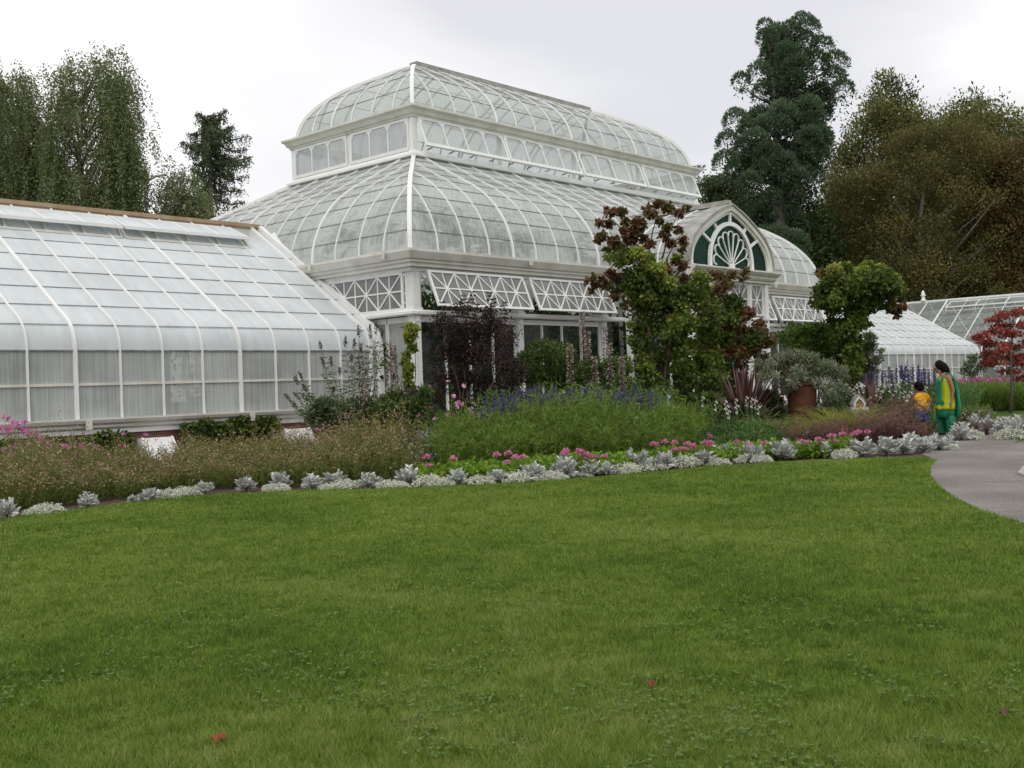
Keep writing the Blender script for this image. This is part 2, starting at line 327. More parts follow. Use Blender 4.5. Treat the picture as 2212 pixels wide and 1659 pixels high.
for a, b in (((17.4, 7.0), (20.45, 6.7)), ((15.9, 6.25), (18.0, 3.5)), ((12.9, 5.05), (13.5, 4.15)), ((10.4, 3.65), (11.45, 1.9))):
    jb.bar([(a[0], a[1], .0), (b[0], b[1], .0)], .012, .006, (0, 0, 1))
jb.build('joint', 'lap', po)
# raised concrete kerb of the round bed at the right edge
kb = MB(); cx, cy = 17.2, .8
arc = [(21.5, 2), (16.2, 4.4), (15.3, 4.75), (14.3, 4.5), (13.2, 3.9), (11.5, 1.6), (11.4, -6)]
kb.bar([(x, y, .0) for x, y in arc[1:]], .12, .05, (0, 0, 1)); k_ = kb.build('kerb', pmat('pale_kerb', [(.3, (.30, .28, .26)), (.7, (.42, .40, .37))], 6, .9, .2)); k_['kind'] = 'structure'
sheet('side_lawn', [(16.6, 4.1), (21.5, 1.8), (20, -6), (11.6, -6), (11.7, 1.5), (13.4, 3.75), (14.5, 4.35), (15.4, 4.6)], .004, 'lawn')
# lawn strip beyond the path, right
sheet('far_lawn', [(26.2, 8.9), (31.6, 11.6), (34.3, 12.4), (36.5, 12.0), (60, 4), (60, -6), (30, -4), (24.5, 6.5)], .002, 'far')
sheet('far_bed', [(31, 13.0), (34.3, 12.4), (36.5, 12.0), (60, 4.2), (60, 16.4), (45, 16.0)], -.004, 'soil')

# ---- grass blades (nobody could count them)
def inpoly(P, poly):
    x, y = P[:, 0], P[:, 1]; ins = np.zeros(len(P), bool); n = len(poly)
    for i in range(n):
        x1, y1 = poly[i]; x2, y2 = poly[(i+1) % n]
        c = ((y1 > y) != (y2 > y)) & (x < (x2-x1)*(y-y1)/((y2-y1) + 1e-12) + x1); ins ^= c
    return ins
def vnoise(P, sc, seed):
    R = np.random.RandomState(seed); g = R.rand(64, 64); q = P[:, :2]*sc; i = np.floor(q).astype(int); f = q - i; f = f*f*(3-2*f)
    a = lambda dx, dy: g[(i[:, 0]+dx) % 64, (i[:, 1]+dy) % 64]
    return (a(0, 0)*(1-f[:, 0])+a(1, 0)*f[:, 0])*(1-f[:, 1]) + (a(0, 1)*(1-f[:, 0])+a(1, 1)*f[:, 0])*f[:, 1]
def blades():
    n = 1500000
    # distance-weighted: more blades close to the viewer
    rr = 2.6*np.exp(rnd(n)**.80*math.log(19/2.6)); aa = YAW + rnd(n, -.66, .66)
    P = np.stack([rr*np.cos(aa), rr*np.sin(aa), np.zeros(n)], 1); P = P[inpoly(P, lawn_poly)]
    n = len(P); r = np.linalg.norm(P[:, :2], axis=1)
    t1 = vnoise(P, .9, 1)*.45 + vnoise(P, 3.1, 2)*.30 + vnoise(P, 11, 3)*.25
    D = unit(np.stack([RS.normal(size=n)*.75, RS.normal(size=n)*.75, np.ones(n)], 1))
    h = (.018 + .020*vnoise(P, 2.2, 5) + .030*vnoise(P, 9., 6)**2)*RS.uniform(.5, 1.35, n)
    w = .0030 + .0011*np.clip(r-3, 0, 20)*RS.uniform(.6, 1.3, n)
    l = LF(); l.add(P, D, h, w, np.clip(t1*.85 + .03 + (vnoise(P, 25, 7)-.5)*.34 + RS.normal(size=n)*.20, 0, 1)); return l
fm('turf_blade', [(0.068, 0.118, 0.019), (0.122, 0.2, 0.026), (0.185, 0.27, 0.04), (0.3, 0.325, 0.115)], trans=.3, spec=.2)
g = blades().build('grass', 'turf_blade', tri=True); tag(g, 'short green lawn grass filling the foreground', 'grass', kind='stuff')
def clover():
    l = LF(); n = 17000
    rr = 2.8*np.exp(rnd(n)**.8*math.log(9/2.8)); aa = YAW + rnd(n, -.62, .62)
    P = np.stack([rr*np.cos(aa), rr*np.sin(aa), RS.uniform(.02, .045, n)], 1); P = P[inpoly(P, lawn_poly)]
    k = vnoise(P, 1.6, 9)*.6 + vnoise(P, 4.5, 10)*.4; r_ = np.linalg.norm(P[:, :2], axis=1); P = P[(k > .50) & (RS.rand(len(k)) < np.clip(1.5-r_/6, .1, 1))]; n = len(P)
    th = rnd(n, 0, 6.28)
    for j in range(3):
        a = th + j*2.094; D = np.stack([np.cos(a), np.sin(a), RS.normal(size=n)*.25], 1)
        l.add(P, D, RS.uniform(.011, .02, n), RS.uniform(.010, .018, n), rnd(n, .2, 1))
    return l
fm('clover_leaf', [(0.05, 0.105, 0.018), (0.085, 0.155, 0.026), (0.135, 0.215, 0.055)], trans=.25)
tag(clover().build('clover', 'clover_leaf', flat=True), 'patches of small round clover leaves in the nearer lawn', 'clover', kind='stuff')
for i, (dx, dy, sz, lb) in enumerate([(475, 1593, .042, 'rust-red fallen leaf lying on the grass at lower left'), (1408, 1476, .036, 'red-brown fallen leaf lying in the middle of the lawn'), (2170, 1537, .034, 'dull brown fallen leaf on the grass at lower right')]):
    c = gp(dx, dy, .035); b = MB(); pts = []
    for k in range(14):
        a = 2*math.pi*k/14; r_ = sz*(.5 if k % 2 else .72)*(1.15 if abs(math.sin(a)) < .5 else .8); pts.append((c.x+r_*math.cos(a), c.y+r_*math.sin(a), c.z+.01*math.sin(3*a)))
    top = (c.x, c.y, c.z+.018)
    for k in range(14): b.poly([pts[k], pts[(k+1) % 14], top])
    o = b.build('fallen_leaf', pmat('fallen_leaf_%s' % 'rbd'[i], [(.3, (.16, .045, .02)), (.7, [(.30, .08, .02), (.22, .05, .02), (.10, .06, .05)][i])], 20, .8)); tag(o, lb, 'fallen leaf', 'fallen leaves on the lawn')

# ================================================================== THE CONSERVATORY
X0, X1, Y0, Y1 = 17.6, 38.5, 19.14, 31.26
CON = thing('conservatory', 'white Victorian glass conservatory with domed centre hall, lantern and long side wings', 'conservatory', (X0, Y0, 0)); CON.scale = (1, 1, .982)
def wb(b, name, mat, parent=CON, label=None):       # a part written in world coordinates
    o = b.build(name, mat, parent)
    if parent is CON: o.matrix_parent_inverse = Matrix.Translation((-X0, -Y0, 0))
    if label: o['label'] = label
    return o
def resample(prof, n):
    P = [Vector((t, z)) for t, z in prof]; L = [0]
    for a, b in zip(P, P[1:]): L.append(L[-1]+(b-a).length)
    out = []
    for i in range(n+1):
        s = L[-1]*i/n
        for k in range(len(P)-1):
            if s <= L[k+1]+1e-9: out.append(tuple(P[k].lerp(P[k+1], (s-L[k])/(L[k+1]-L[k])))); break
    return out
def smooth(prof, n):                                # Catmull-Rom through the profile
    P = [Vector(p) for p in prof]; P = [2*P[0]-P[1]] + P + [2*P[-1]-P[-2]]; o = []
    for i in range(1, len(P)-2):
        for k in range(n):
            t = k/n; a, b, c, d = P[i-1:i+3]
            o.append(tuple(.5*((2*b)+(c-a)*t+(2*a-5*b+4*c-d)*t*t+(3*b-a-3*c+d)*t**3)))
    o.append(tuple(P[-2])); return o
def roof_over(names, prof, rect, step, gmat, courses, parent=CON, ridge=False, wthin=.032, wthick=.06, phase=0, hipw=.11):
    x0, x1, y0, y1 = rect; prof = smooth(prof, 4)
    b = MB()
    for (t0, z0), (t1, z1) in zip(prof, prof[1:]):
        A = [(x0+t0, y0+t0, z0), (x1-t0, y0+t0, z0), (x1-t0, y1-t0, z0), (x0+t0, y1-t0, z0)]
        B = [(x0+t1, y0+t1, z1), (x1-t1, y0+t1, z1), (x1-t1, y1-t1, z1), (x0+t1, y1-t1, z1)]
        for j in range(4): b.quad(A[j], A[(j+1) % 4], B[(j+1) % 4], B[j])
    g = wb(b, names[0], gmat, parent)
    for p in g.data.polygons: p.use_smooth = False
    rb = MB()
    def pts(side, s, lim):
        out = []; prev = None
        for t, z in prof:
            if t > lim:
                if prev and lim > prev[0]+1e-4:
                    f = (lim-prev[0])/(t-prev[0]); out.append((lim, prev[1]+(z-prev[1])*f))
                break
            out.append((t, z)); prev = (t, z)
        P = []; U = []
        for i, (t, z) in enumerate(out):
            a = out[max(i-1, 0)]; c = out[min(i+1, len(out)-1)]; dz, dt = c[1]-a[1], c[0]-a[0]
            q = {0: (x0+s, y0+t), 1: (x1-t, y0+s), 2: (x0+s, y1-t), 3: (x0+t, y0+s)}[side]; o = {0: (0, -1), 1: (1, 0), 2: (0, 1), 3: (-1, 0)}[side]
            n = Vector((o[0]*dz, o[1]*dz, dt)).normalized() if (dz or dt) else Vector((0, 0, 1))
            P.append(Vector((q[0], q[1], z))+n*.012); U.append(n)
        return P, U
    for side, L in ((0, x1-x0), (1, y1-y0), (2, x1-x0), (3, y1-y0)):
        n = round(L/step)
        for i in range(1, n):
            s = L*i/n; lim = min(s, L-s, 99)
            P, U = pts(side, s, lim)
            if len(P) > 1: thick = (i % 4 == phase); rb.bar(P, wthick if thick else wthin, .07 if thick else .05, U)
    wb(rb, 'glazing_bars', 'white', g)
    lb = MB()
    for t, z in resample(prof, courses)[1:-1]:
        e = .012; k = len(lb.v)
        C = [(x0+t-e, y0+t-e, z), (x1-t+e, y0+t-e, z), (x1-t+e, y1-t+e, z), (x0+t-e, y1-t+e, z)]
        for j in range(4): lb.bar([C[j], C[(j+1) % 4]], .015, .017, (0, 0, 1))
    wb(lb, 'pane_laps', 'lap', g)
    for sx, sy in ((0, 0), (1, 0), (1, 1), (0, 1)):
        h = MB(); P = [((x1-t) if sx else (x0+t), (y1-t) if sy else (y0+t), z+.02) for t, z in prof]
        h.bar(P, hipw, .1, Vector((1 if sx else -1, 1 if sy else -1, .8))); wb(h, 'hip_rafter', 'white', g)
    return g
HALL = [(0, 4.70), (.06, 5.2), (.32, 5.84), (.78, 6.43), (1.35, 6.88), (1.95, 7.22), (2.5, 7.54), (3.0, 7.84), (3.36, 8.05)]
roof_over(['hall_roof'], HALL, (X0, X1, Y0, Y1), .905, 'frost', 9)
LX0, LX1, LY0, LY1 = X0+3.28, X1-3.28, Y0+3.28, Y1-3.28
LANT = [(.10, 9.40), (.17, 9.75), (.33, 10.12), (.62, 10.5), (1.05, 10.87), (1.5, 11.14), (2.0, 11.40), (2.45, 11.60), (2.77, 11.72)]
LR = roof_over(['lantern_roof'], LANT, (LX0, LX1, LY0, LY1), .895, 'frostup', 5)
b = MB(); ym = (LY0+LY1)/2; b.box(LX0+2.7, LX0+11.5, ym-.16, ym+.16, 11.74, 11.86); b.box(LX0+2.72, LX0+11.46, ym-.24, ym+.24, 11.66, 11.735); wb(b, 'ridge_cap', 'ridgegrey', LR)
b = MB(); b.box(LX0+11.5, LX1-2.7, ym-.06, ym+.06, 11.72, 11.80); wb(b, 'ridge_board', 'white', LR)
# cornices
b = MB(); b.rect_sweep([(.02, 4.34), (.10, 4.34), (.10, 4.42), (.16, 4.44), (.16, 4.50), (.22, 4.52), (.26, 4.60), (.30, 4.68), (.30, 4.74), (.20, 4.74), (.18, 4.68), (-.04, 4.68), (-.10, 4.34)], X0, X1, Y0, Y1)
for x in (21.57, 25.2, 30.9, 34.5): b.box(x-.06, x+.06, Y0-.335, Y0-.30, 4.56, 4.76)
for x in (Y0+.6, 22.6): b.box(X0-.335, X0-.30, x-.05, x+.05, 4.56, 4.76)
wb(b, 'cornice', 'cream')
b = MB(); b.rect_sweep([(.0, 9.14), (.06, 9.14), (.06, 9.20), (.12, 9.22), (.16, 9.32), (.24, 9.38), (.24, 9.44), (.16, 9.44), (.14, 9.40), (-.02, 9.40), (-.08, 9.14)], LX0, LX1, LY0, LY1)
wb(b, 'lantern_cornice', 'cream')
b = MB(); b.rect_sweep([(.05, 7.98), (.16, 8.0), (.16, 8.06), (.06, 8.16), (.02, 8.19), (-.10, 8.19), (-.10, 7.98)], LX0, LX1, LY0, LY1); wb(b, 'lantern_sill', 'white')
# lantern posts and windows
def place(o, origin, rz=0, rx=0):
    o.matrix_parent_inverse = Matrix.Translation((-X0, -Y0, 0)); o.location = origin; o.rotation_euler = (rx, 0, rz)
def arch_window(w, h, n, open_):
    """sash in local coords: x along, z down from the hinge, y = outward negative"""
    f = MB(); fr = .07; d = .05
    f.box(0, w, -d, 0, -fr, 0); f.box(0, w, -d-.01, .01, -h, -h+fr*1.4); f.box(0, fr, -d+.003, -.003, -h+fr*1.4, -fr); f.box(w-fr, w, -d+.003, -.003, -h+fr*1.4, -fr)
    pw = (w-2*fr)/n
    for i in range(n+1):
        x = fr+pw*i
        if 0 < i < n: f.box(x-.022, x+.022, -d+.005, -.005, -h+fr*1.4, -fr)
        for sgn in (-1, 1):
            if (i == 0 and sgn < 0) or (i == n and sgn > 0): continue
            e = .022 if 0 < i < n else 0; q = .13
            f.v += [(x+sgn*e, -d+.008, -fr), (x+sgn*(e+q), -d+.008, -fr), (x+sgn*(e+.09), -d+.008, -fr-.035), (x+sgn*(e+.035), -d+.008, -fr-.09), (x+sgn*e, -d+.008, -fr-q)]
            k = len(f.v)-5; f.v += [(a, -.008, c) for a, _, c in f.v[k:k+5]]
            f.f.append((k, k+1, k+2, k+3, k+4)); f.f.append((k+9, k+8, k+7, k+6, k+5)); f.sm += [False]*2
            for j in range(5): f.f.append((k+j, k+(j+1) % 5, k+5+(j+1) % 5, k+5+j)); f.sm.append(False)
    o = f.build('lantern_window', 'white', CON)
    p = MB(); p.quad((fr, -.025, -h+.09), (w-fr, -.025, -h+.09), (w-fr, -.025, -fr), (fr, -.025, -fr)); p.build('pane', 'frostup' if open_ else 'meshpale', o)
    return o
for sx, x in ((0, LX0), (1, LX1)):
    for sy, y in ((0, LY0), (1, LY1)):
        b = MB(); b.box(x-.02 if not sx else x-.14, x+.14 if not sx else x+.02, y-.02 if not sy else y-.14, y+.14 if not sy else y+.02, 8.19, 9.14); wb(b, 'lantern_post', 'white')
for k in (1, 2, 3):
    x = LX0+14.34/4*k
    for y in (LY0+.05, LY1-.05): b = MB(); b.box(x-.05, x+.05, y-.05, y+.05, 8.19, 9.14); wb(b, 'lantern_post', 'white')
for x in (LX0+.05, LX1-.05): b = MB(); b.box(x-.05, x+.05, LY0+2.73, LY0+2.83, 8.19, 9.14); wb(b, 'lantern_post', 'white')
a0 = math.radians(21)
proto = arch_window(3.46, .94, 4, True); place(proto, (LX0+.14, LY0-.01, 9.13), 0, -a0)
for k in (1, 2, 3):
    o = copy_tree(proto, CON); place(o, (LX0+14.34/4*k+.06, LY0-.01, 9.13), 0, -a0)
    if k == 3: o.scale = (.965, 1, 1)
for k in range(4): o = copy_tree(proto, CON); place(o, (LX1-.08-14.34/4*k, LY1+.01, 9.13), math.pi, -.02); o.scale = (.97, 1, 1)
proto = arch_window(2.56, .94, 3, False); place(proto, (LX0+.01, LY0+2.71, 9.13), -math.pi/2)
for k, (x, y, r) in enumerate([(LX0+.01, LY1-.14, -math.pi/2), (LX1-.01, LY0+.15, math.pi/2), (LX1-.01, LY0+2.86, math.pi/2)]):
    o = copy_tree(proto, CON); place(o, (x, y, 9.13), r)
# small brackets that prop the lantern sashes open
for i in range(17):
    x = LX0+.5+i*.85; b = MB(); b.bar([(x, LY0-.03, 8.24), (x+.05, LY0-.22, 8.30)], .03, .03, (0, 0, 1)); wb(b, 'sash_stay', 'lap')
# ---- hall walls
COLX = [17.85, 21.57, 25.2, 30.9, 34.5, 38.25]
def pilaster(x, y, w=.30, parent=CON):
    b = MB(); h = w/2
    b.box(x-h, x+h, y-h, y+h, 3.36, 4.34); b.box(x-h-.03, x+h+.03, y-h-.03, y+h+.03, 3.16, 3.36); b.box(x-h+.02, x+h-.02, y-h+.02, y+h-.02, .45, 3.16)
    for dx in (-.07, 0, .07):
        b.box(x+dx-.018, x+dx+.018, y-h-.012, y-h-.001, 3.40, 4.30); b.box(x-h-.012, x-h-.001, y+dx-.018, y+dx+.018, 3.40, 4.30)
        b.box(x+dx-.016, x+dx+.016, y-h+.004, y-h+.018, .6, 3.0); b.box(x-h+.004, x-h+.018, y+dx-.016, y+dx+.016, .6, 3.0)
    b.box(x-.06, x+.06, y-h-.02, y-h+.018, 3.02, 3.14); b.box(x-h-.04, x+h+.04, y-h-.04, y+h+.04, .0, .45)
    return wb(b, 'column', 'white', parent)
pilaster(17.82, Y0+.19, .26)
for x in COLX[1:-1]: pilaster(x, Y0+.22, .24)
pilaster(38.25, Y0+.22, .34)
pilaster(17.85, 30.9, .24)
pilaster(38.25, 30.9, .34); pilaster(21.57, 31.0, .24); pilaster(25.2, 31.0, .24); pilaster(30.9, 31.0, .24); pilaster(34.5, 31.0, .24)
b = MB(); b.rect_sweep([(-.12, 3.17), (.0, 3.17), (.03, 3.20), (.03, 3.26), (-.02, 3.30), (-.12, 3.30)], X0, X1, Y0, Y1); wb(b, 'sill_beam', 'white')
b = MB(); b.rect_sweep([(-.12, 4.24), (-.03, 4.24), (-.03, 4.338), (-.12, 4.338)], X0, X1, Y0, Y1); wb(b, 'head_beam', 'white')
b = MB(); b.rect_sweep([(-.36, 0), (-.05, 0), (-.05, .5), (.0, .5), (.0, .58), (-.36, .58)], X0, X1, Y0, Y1); wb(b, 'base_wall', 'white')
def jack_sash(w, h, n, name='transom_window', half=False):
    f = MB(); fr = .062; d = .05
    f.box(0, w, -d, 0, -fr, 0); f.box(0, w, -d, 0, -h, -h+fr); f.box(0, fr, -d+.002, -.002, -h+fr, -fr); f.box(w-fr, w, -d+.002, -.002, -h+fr, -fr)
    cw = (w-2*fr)/n; zc = -h/2; y = -.028; T = .034
    def st(a, c, t=T, dy=0.): f.bar([(a[0], y+dy, a[1]), (c[0], y+dy, c[1])], t, .03, (0, 1, 0))
    st((fr, zc), (w-fr, zc), T, .001)
    for i in range(n):
        x = fr+cw*i; c = x+cw/2
        if i: st((x, -h+fr), (x, -fr), T*.8)
        st((c, -h+fr), (c, -fr), T*.8, .002)
        for (p, q) in (((x+.01, -fr), (x+cw-.01, -h+fr)), ((x+.01, -h+fr), (x+cw-.01, -fr))): st(p, q, T, -.002 if p[1] == -fr else -.004)
        k = len(f.v); m = 8
        for yy in (-.049, -.01):
            for j in range(m): an = 2*math.pi*j/m+.39; f.v.append((c+.055*math.cos(an), yy, zc+.055*math.sin(an)))
        f.f.append(tuple(range(k, k+m))); f.f.append(tuple(range(k+m, k+2*m))[::-1]); f.sm += [False]*2
        for j in range(m): f.f.append((k+j, k+(j+1) % m, k+m+(j+1) % m, k+m+j)); f.sm.append(False)
    o = f.build(name, 'white', CON)
    p = MB(); p.quad((fr, -.022, -h+fr), (w-fr, -.022, -h+fr), (w-fr, -.022, -fr), (fr, -.022, -fr)); p.build('pane', 'mesh', o)
    return o
a1 = math.radians(22)
tw = jack_sash(3.44, .98, 4); place(tw, (18.06, Y0-.03, 4.26), 0, -a1)
for x, s, a in ((21.74, .975, a1), (30.98, .97, a1), (34.64, .97, a1)): o = copy_tree(tw, CON); place(o, (x, Y0-.03, 4.26), 0, -a); o.scale = (s, 1, 1)
for x in (21.4, 25.0, 28.7, 34.4, 38.0): o = copy_tree(tw, CON); place(o, (x, Y1-.08, 4.245), math.pi, 0); o.scale = (.97, 1, 1)
tw = jack_sash(3.56, .94, 4); place(tw, (X0+.09, Y0+.36+3.56, 4.245), -math.pi/2, 0)
for k in (1, 2): o = copy_tree(tw, CON); place(o, (X0+.09, Y0+.36+3.56+3.7*k, 4.245), -math.pi/2, 0)
for y in (Y0+.5, Y0+3.4, Y0+6.3): o = copy_tree(tw, CON); place(o, (X1-.09, y, 4.245), math.pi/2, 0)
o = jack_sash(.86, .94, 1); place(o, (25.02-.6, Y0+.06, 4.245), 0, 0); o.scale = (.7, 1, 1)
# lower windows with mullions
def low_window(p, q, n, gm='clear'):
    (ax, ay), (bx, by) = p, q; D = Vector((bx-ax, by-ay, 0)); L = D.length; rz = math.atan2(D.y, D.x)
    f = MB(); f.box(0, L, -.03, .03, 3.02, 3.155); f.box(0, L, -.03, .03, .60, .68)
    for i in range(n+1): x = L*i/n; f.box(x-.025, x+.025, -.028, .028, .68, 3.02)
    o = f.build('window', 'white', CON); place(o, (ax, ay, 0), rz)
    g_ = MB(); g_.quad((0, 0, .68), (L, 0, .68), (L, 0, 3.02), (0, 0, 3.02)); g_.build('pane', gm, o); return o
low_window((18.04, Y0+.24), (21.44, Y0+.24), 4); low_window((21.70, Y0+.24), (25.07, Y0+.24), 4); low_window((31.03, Y0+.24), (34.37, Y0+.24), 4); low_window((34.63, Y0+.24), (38.07, Y0+.24), 4)
low_window((17.86, 20.3), (17.86, Y0+.42), 1, 'washv'); low_window((17.86, 21.2), (17.86, 20.36), 1, 'washv')
for x in (17.95, 21.7, 25.35, 31.0, 34.65): low_window((x+3.4, 31.0), (x, 31.0), 4)
# inner posts of the lantern
for x in (LX0+.1, LX0+4.85, LX1-4.85, LX1-.1):
    for y in (LY0+.1, LY1-.1): b = MB(); b.tube([(x, y, 0), (x, y, 8.0)], .07, 8); wb(b, 'inner_column', 'white')
# arched inner trusses seen through the glass
for k in (1, 2, 3):
    x = LX0+14.34/4*k
    b = MB(); b.bar([(x, (ye+sgn*(u+t*.2)), z-t) for sgn, ye, t in ((1, LY0+.06, .2),) for u, z in LANT[::2]] + [(x, LY1-.06-u, z-.2) for u, z in LANT[::2][::-1]], .05, .05, (1, 0, 0)); wb(b, 'truss', 'white')
    for sgn, ye in ((1, Y0+.1), (-1, Y1-.1)):
        b = MB(); b.bar([(x, ye+sgn*(u+.17), z-.28) for u, z in HALL[1:]], .05, .06, (1, 0, 0)); wb(b, 'truss', 'white')
# ---- entrance porch
PX, PY, PH = 28.05, 16.72, 2.3
ARCH = [(2.3, 4.58), (2.27, 4.95), (2.12, 5.30), (1.82, 5.62), (1.42, 5.88), (.98, 6.12), (.5, 6.34), (0, 6.52)]
AR = smooth(ARCH, 3)
def shrink(P, d):        # inset an arch profile
    o = []
    for i, (u, z) in enumerate(P):
        a = P[max(i-1, 0)]; c = P[min(i+1, len(P)-1)]; t = Vector((c[0]-a[0], c[1]-a[1])).normalized(); n = Vector((-t.y, t.x))   # inward
        q = Vector((u, z)) + n*d; o.append((max(q.x, 0), q.y if i else z))
    o[-1] = (0, P[-1][1]-d*1.18); return o
def arch_band(b, P, Q, ya, yb):
    for s in (1, -1):
        for (p0, p1, q0, q1) in zip(P, P[1:], Q, Q[1:]):
            A = lambda p, y: (PX+s*p[0], y, p[1])
            b.quad(A(p0, ya), A(p1, ya), A(q1, ya), A(q0, ya)); b.quad(A(p0, yb), A(q0, yb), A(q1, yb), A(p1, yb))
            b.quad(A(p0, ya), A(p0, yb), A(p1, yb), A(p1, ya)); b.quad(A(q0, ya), A(q1, ya), A(q1, yb), A(q0, yb))
        p, q = P[0], Q[0]; b.quad((PX+s*p[0], ya, p[1]), (PX+s*p[0], yb, p[1]), (PX+s*q[0], yb, q[1]), (PX+s*q[0], ya, q[1]))
b = MB()
for s in (1, -1):
    for p, q in zip(AR, AR[1:]): b.quad((PX+s*p[0], PY+.1, p[1]), (PX+s*q[0], PY+.1, q[1]), (PX+s*q[0], 22.0 if q[1] > 6 else 20.0, q[1]), (PX+s*p[0], 22.0 if q[1] > 6 else 20.0, p[1]))
pr = wb(b, 'porch_roof', 'frost')
b = MB()
for s in (1, -1):
    for i in range(3): y = PY+1.0+i*.9; b.bar([(PX+s*u, y, z+.015) for u, z in AR], .035, .05, (0, 1, 0))
wb(b, 'glazing_bars', 'white', pr)
b = MB()
for s in (1, -1):
    for (u, z) in resample(AR, 7)[1:-1]: b.bar([(PX+s*(u+.01), PY+.1, z+.015), (PX+s*(u+.01), 20.5, z+.015)], .016, .016, (0, 0, 1))
wb(b, 'pane_laps', 'lap', pr)
b = MB(); b.bar([(PX, PY-.02, 6.62), (PX, 21.6, 6.62)], .22, .10, (0, 0, 1)); b.bar([(PX, PY+.02, 6.545), (PX, 21.6, 6.545)], .30, .05, (0, 0, 1)); wb(b, 'ridge_cap', 'ridgegrey', pr)
b = MB(); A2 = shrink(AR, .14); A3 = shrink(AR, .23); arch_band(b, AR, A2, PY-.08, PY+.14); arch_band(b, A2, A3, PY-.03, PY+.10); gb = wb(b, 'gable_arch', 'cream')
AO = [(u+.05*(1 if z < 6.4 else 0), z+.05) for u, z in AR]; b = MB(); arch_band(b, AO, [(u, z+.004) for u, z in AR], PY-.12, PY+.5); wb(b, 'gable_flashing', 'ridgegrey', gb)
# fanlight: horseshoe ring, spokes with round petals, four corner bars
f = MB(); cz = 4.80; R1, R2 = 1.22, 1.10
def ring(b, cx_, cz_, r1, r2, y0_, y1_, a0_=0, a1_=math.pi, n=26, sz=1.0):
    for i in range(n):
        s_, e_ = a0_+(a1_-a0_)*i/n, a0_+(a1_-a0_)*(i+1)/n
        P = lambda r, a, y: (cx_+r*math.cos(a), y, cz_+r*math.sin(a)*sz)
        b.quad(P(r1, s_, y0_), P(r1, e_, y0_), P(r2, e_, y0_), P(r2, s_, y0_)); b.quad(P(r1, s_, y1_), P(r2, s_, y1_), P(r2, e_, y1_), P(r1, e_, y1_))
        b.quad(P(r1, s_, y0_), P(r1, s_, y1_), P(r1, e_, y1_), P(r1, e_, y0_)); b.quad(P(r2, s_, y0_), P(r2, e_, y0_), P(r2, e_, y1_), P(r2, s_, y1_))
ring(f, PX, cz, R1, R2, PY-.05, PY+.05); f.box(PX-R1, PX-R2, PY-.05, PY+.05, 4.60, cz); f.box(PX+R2, PX+R1, PY-.05, PY+.05, 4.60, cz)
f.box(PX-2.1, PX+2.1, PY-.06, PY+.04, 4.56, 4.655)
hub = (PX, 4.70); ring(f, PX, 4.66, .13, .0, PY-.055, PY+.02, n=12)
NS = 9
for i in range(NS):
    an = math.radians(7 + (180-14)*i/(NS-1)); r = .84; c_ = (hub[0]+r*math.cos(an), hub[1]+r*math.sin(an)*1.02+.05); pr_ = .155
    ring(f, c_[0], c_[1], pr_, pr_-.026, PY-.035, PY+.01, an-math.pi/2-.25, an+math.pi/2+.25, 12)
for i in range(NS-1):
    an = math.radians(7 + 166*(i+.5)/(NS-1)); f.bar([(hub[0]+.12*math.cos(an), PY-.012, hub[1]+.12*math.sin(an)), (hub[0]+.84*math.cos(an), PY-.012, hub[1]+.84*math.sin(an)+.05)], .024, .035, (0, 1, 0))
for an, L0, L1 in ((math.radians(27), R1-.02, 1.88), (math.radians(52), R1-.02, 1.60), (math.radians(90), R1-.02, 1.50), (math.radians(128), R1-.02, 1.60), (math.radians(153), R1-.02, 1.88)):
    L1_ = {90: 1.50, 52: 1.38, 128: 1.38, 27: 1.72, 153: 1.72}[round(math.degrees(an))]
    f.bar([(PX+L0*math.cos(an), PY, cz+L0*math.sin(an)), (PX+L1_*math.cos(an), PY, cz+L1_*math.sin(an))], .07, .08, (0, 1, 0))
fl_ = wb(f, 'fanlight', 'white')
p = MB(); A4 = shrink(AR, .2)
for s in (1, -1):
    for a, c in zip(A4, A4[1:]): p.poly([(PX+s*a[0], PY+.03, a[1]), (PX+s*c[0], PY+.03, c[1]), (PX, PY+.03, 4.6)])
wb(p, 'stained_glass', 'green', fl_)
b = MB()      # porch cornice, three sides
PC = [(-.10, 4.26), (.06, 4.26), (.06, 4.32), (.12, 4.35), (.16, 4.40), (.16, 4.44), (.26, 4.50), (.32, 4.56), (.32, 4.60), (-.10, 4.60)]
b.line_sweep(PC, (PX-2.1-.28, PY), (PX+2.1+.28, PY), (0, -1)); b.line_sweep([(o_*.9, z-.004) for o_, z in PC], (PX+2.12, PY-.05), (PX+2.12, Y0-.01), (1, 0)); b.line_sweep([(o_*.9, z-.004) for o_, z in PC], (PX-2.12, PY-.05), (PX-2.12, Y0-.01), (-1, 0))
wb(b, 'porch_cornice', 'cream')
for x, y, w in ((PX-2.02, PY+.1, .2), (PX+2.02, PY+.1, .2), (PX-1.12, PY+.1, .12), (PX+1.12, PY+.1, .12), (PX-2.02, Y0-.15, .14), (PX+2.02, Y0-.15, .14)):
    b = MB(); b.box(x-w/2, x+w/2, y-w/2, y+w/2, 0, 4.26); b.box(x-w/2-.02, x+w/2+.02, y-w/2-.02, y+w/2+.02, 3.14, 3.26); wb(b, 'porch_column', 'white')
for x0_, x1_ in ((PX-1.92, PX-1.18), (PX+1.18, PX+1.92)):
    o = jack_sash(x1_-x0_, .98, 1, 'porch_window'); place(o, (x0_, PY+.12, 4.25))
for k in range(2): o = jack_sash(1.05, .98, 1, 'porch_window'); place(o, (PX-1.06+k*1.07, PY+.12, 4.25))
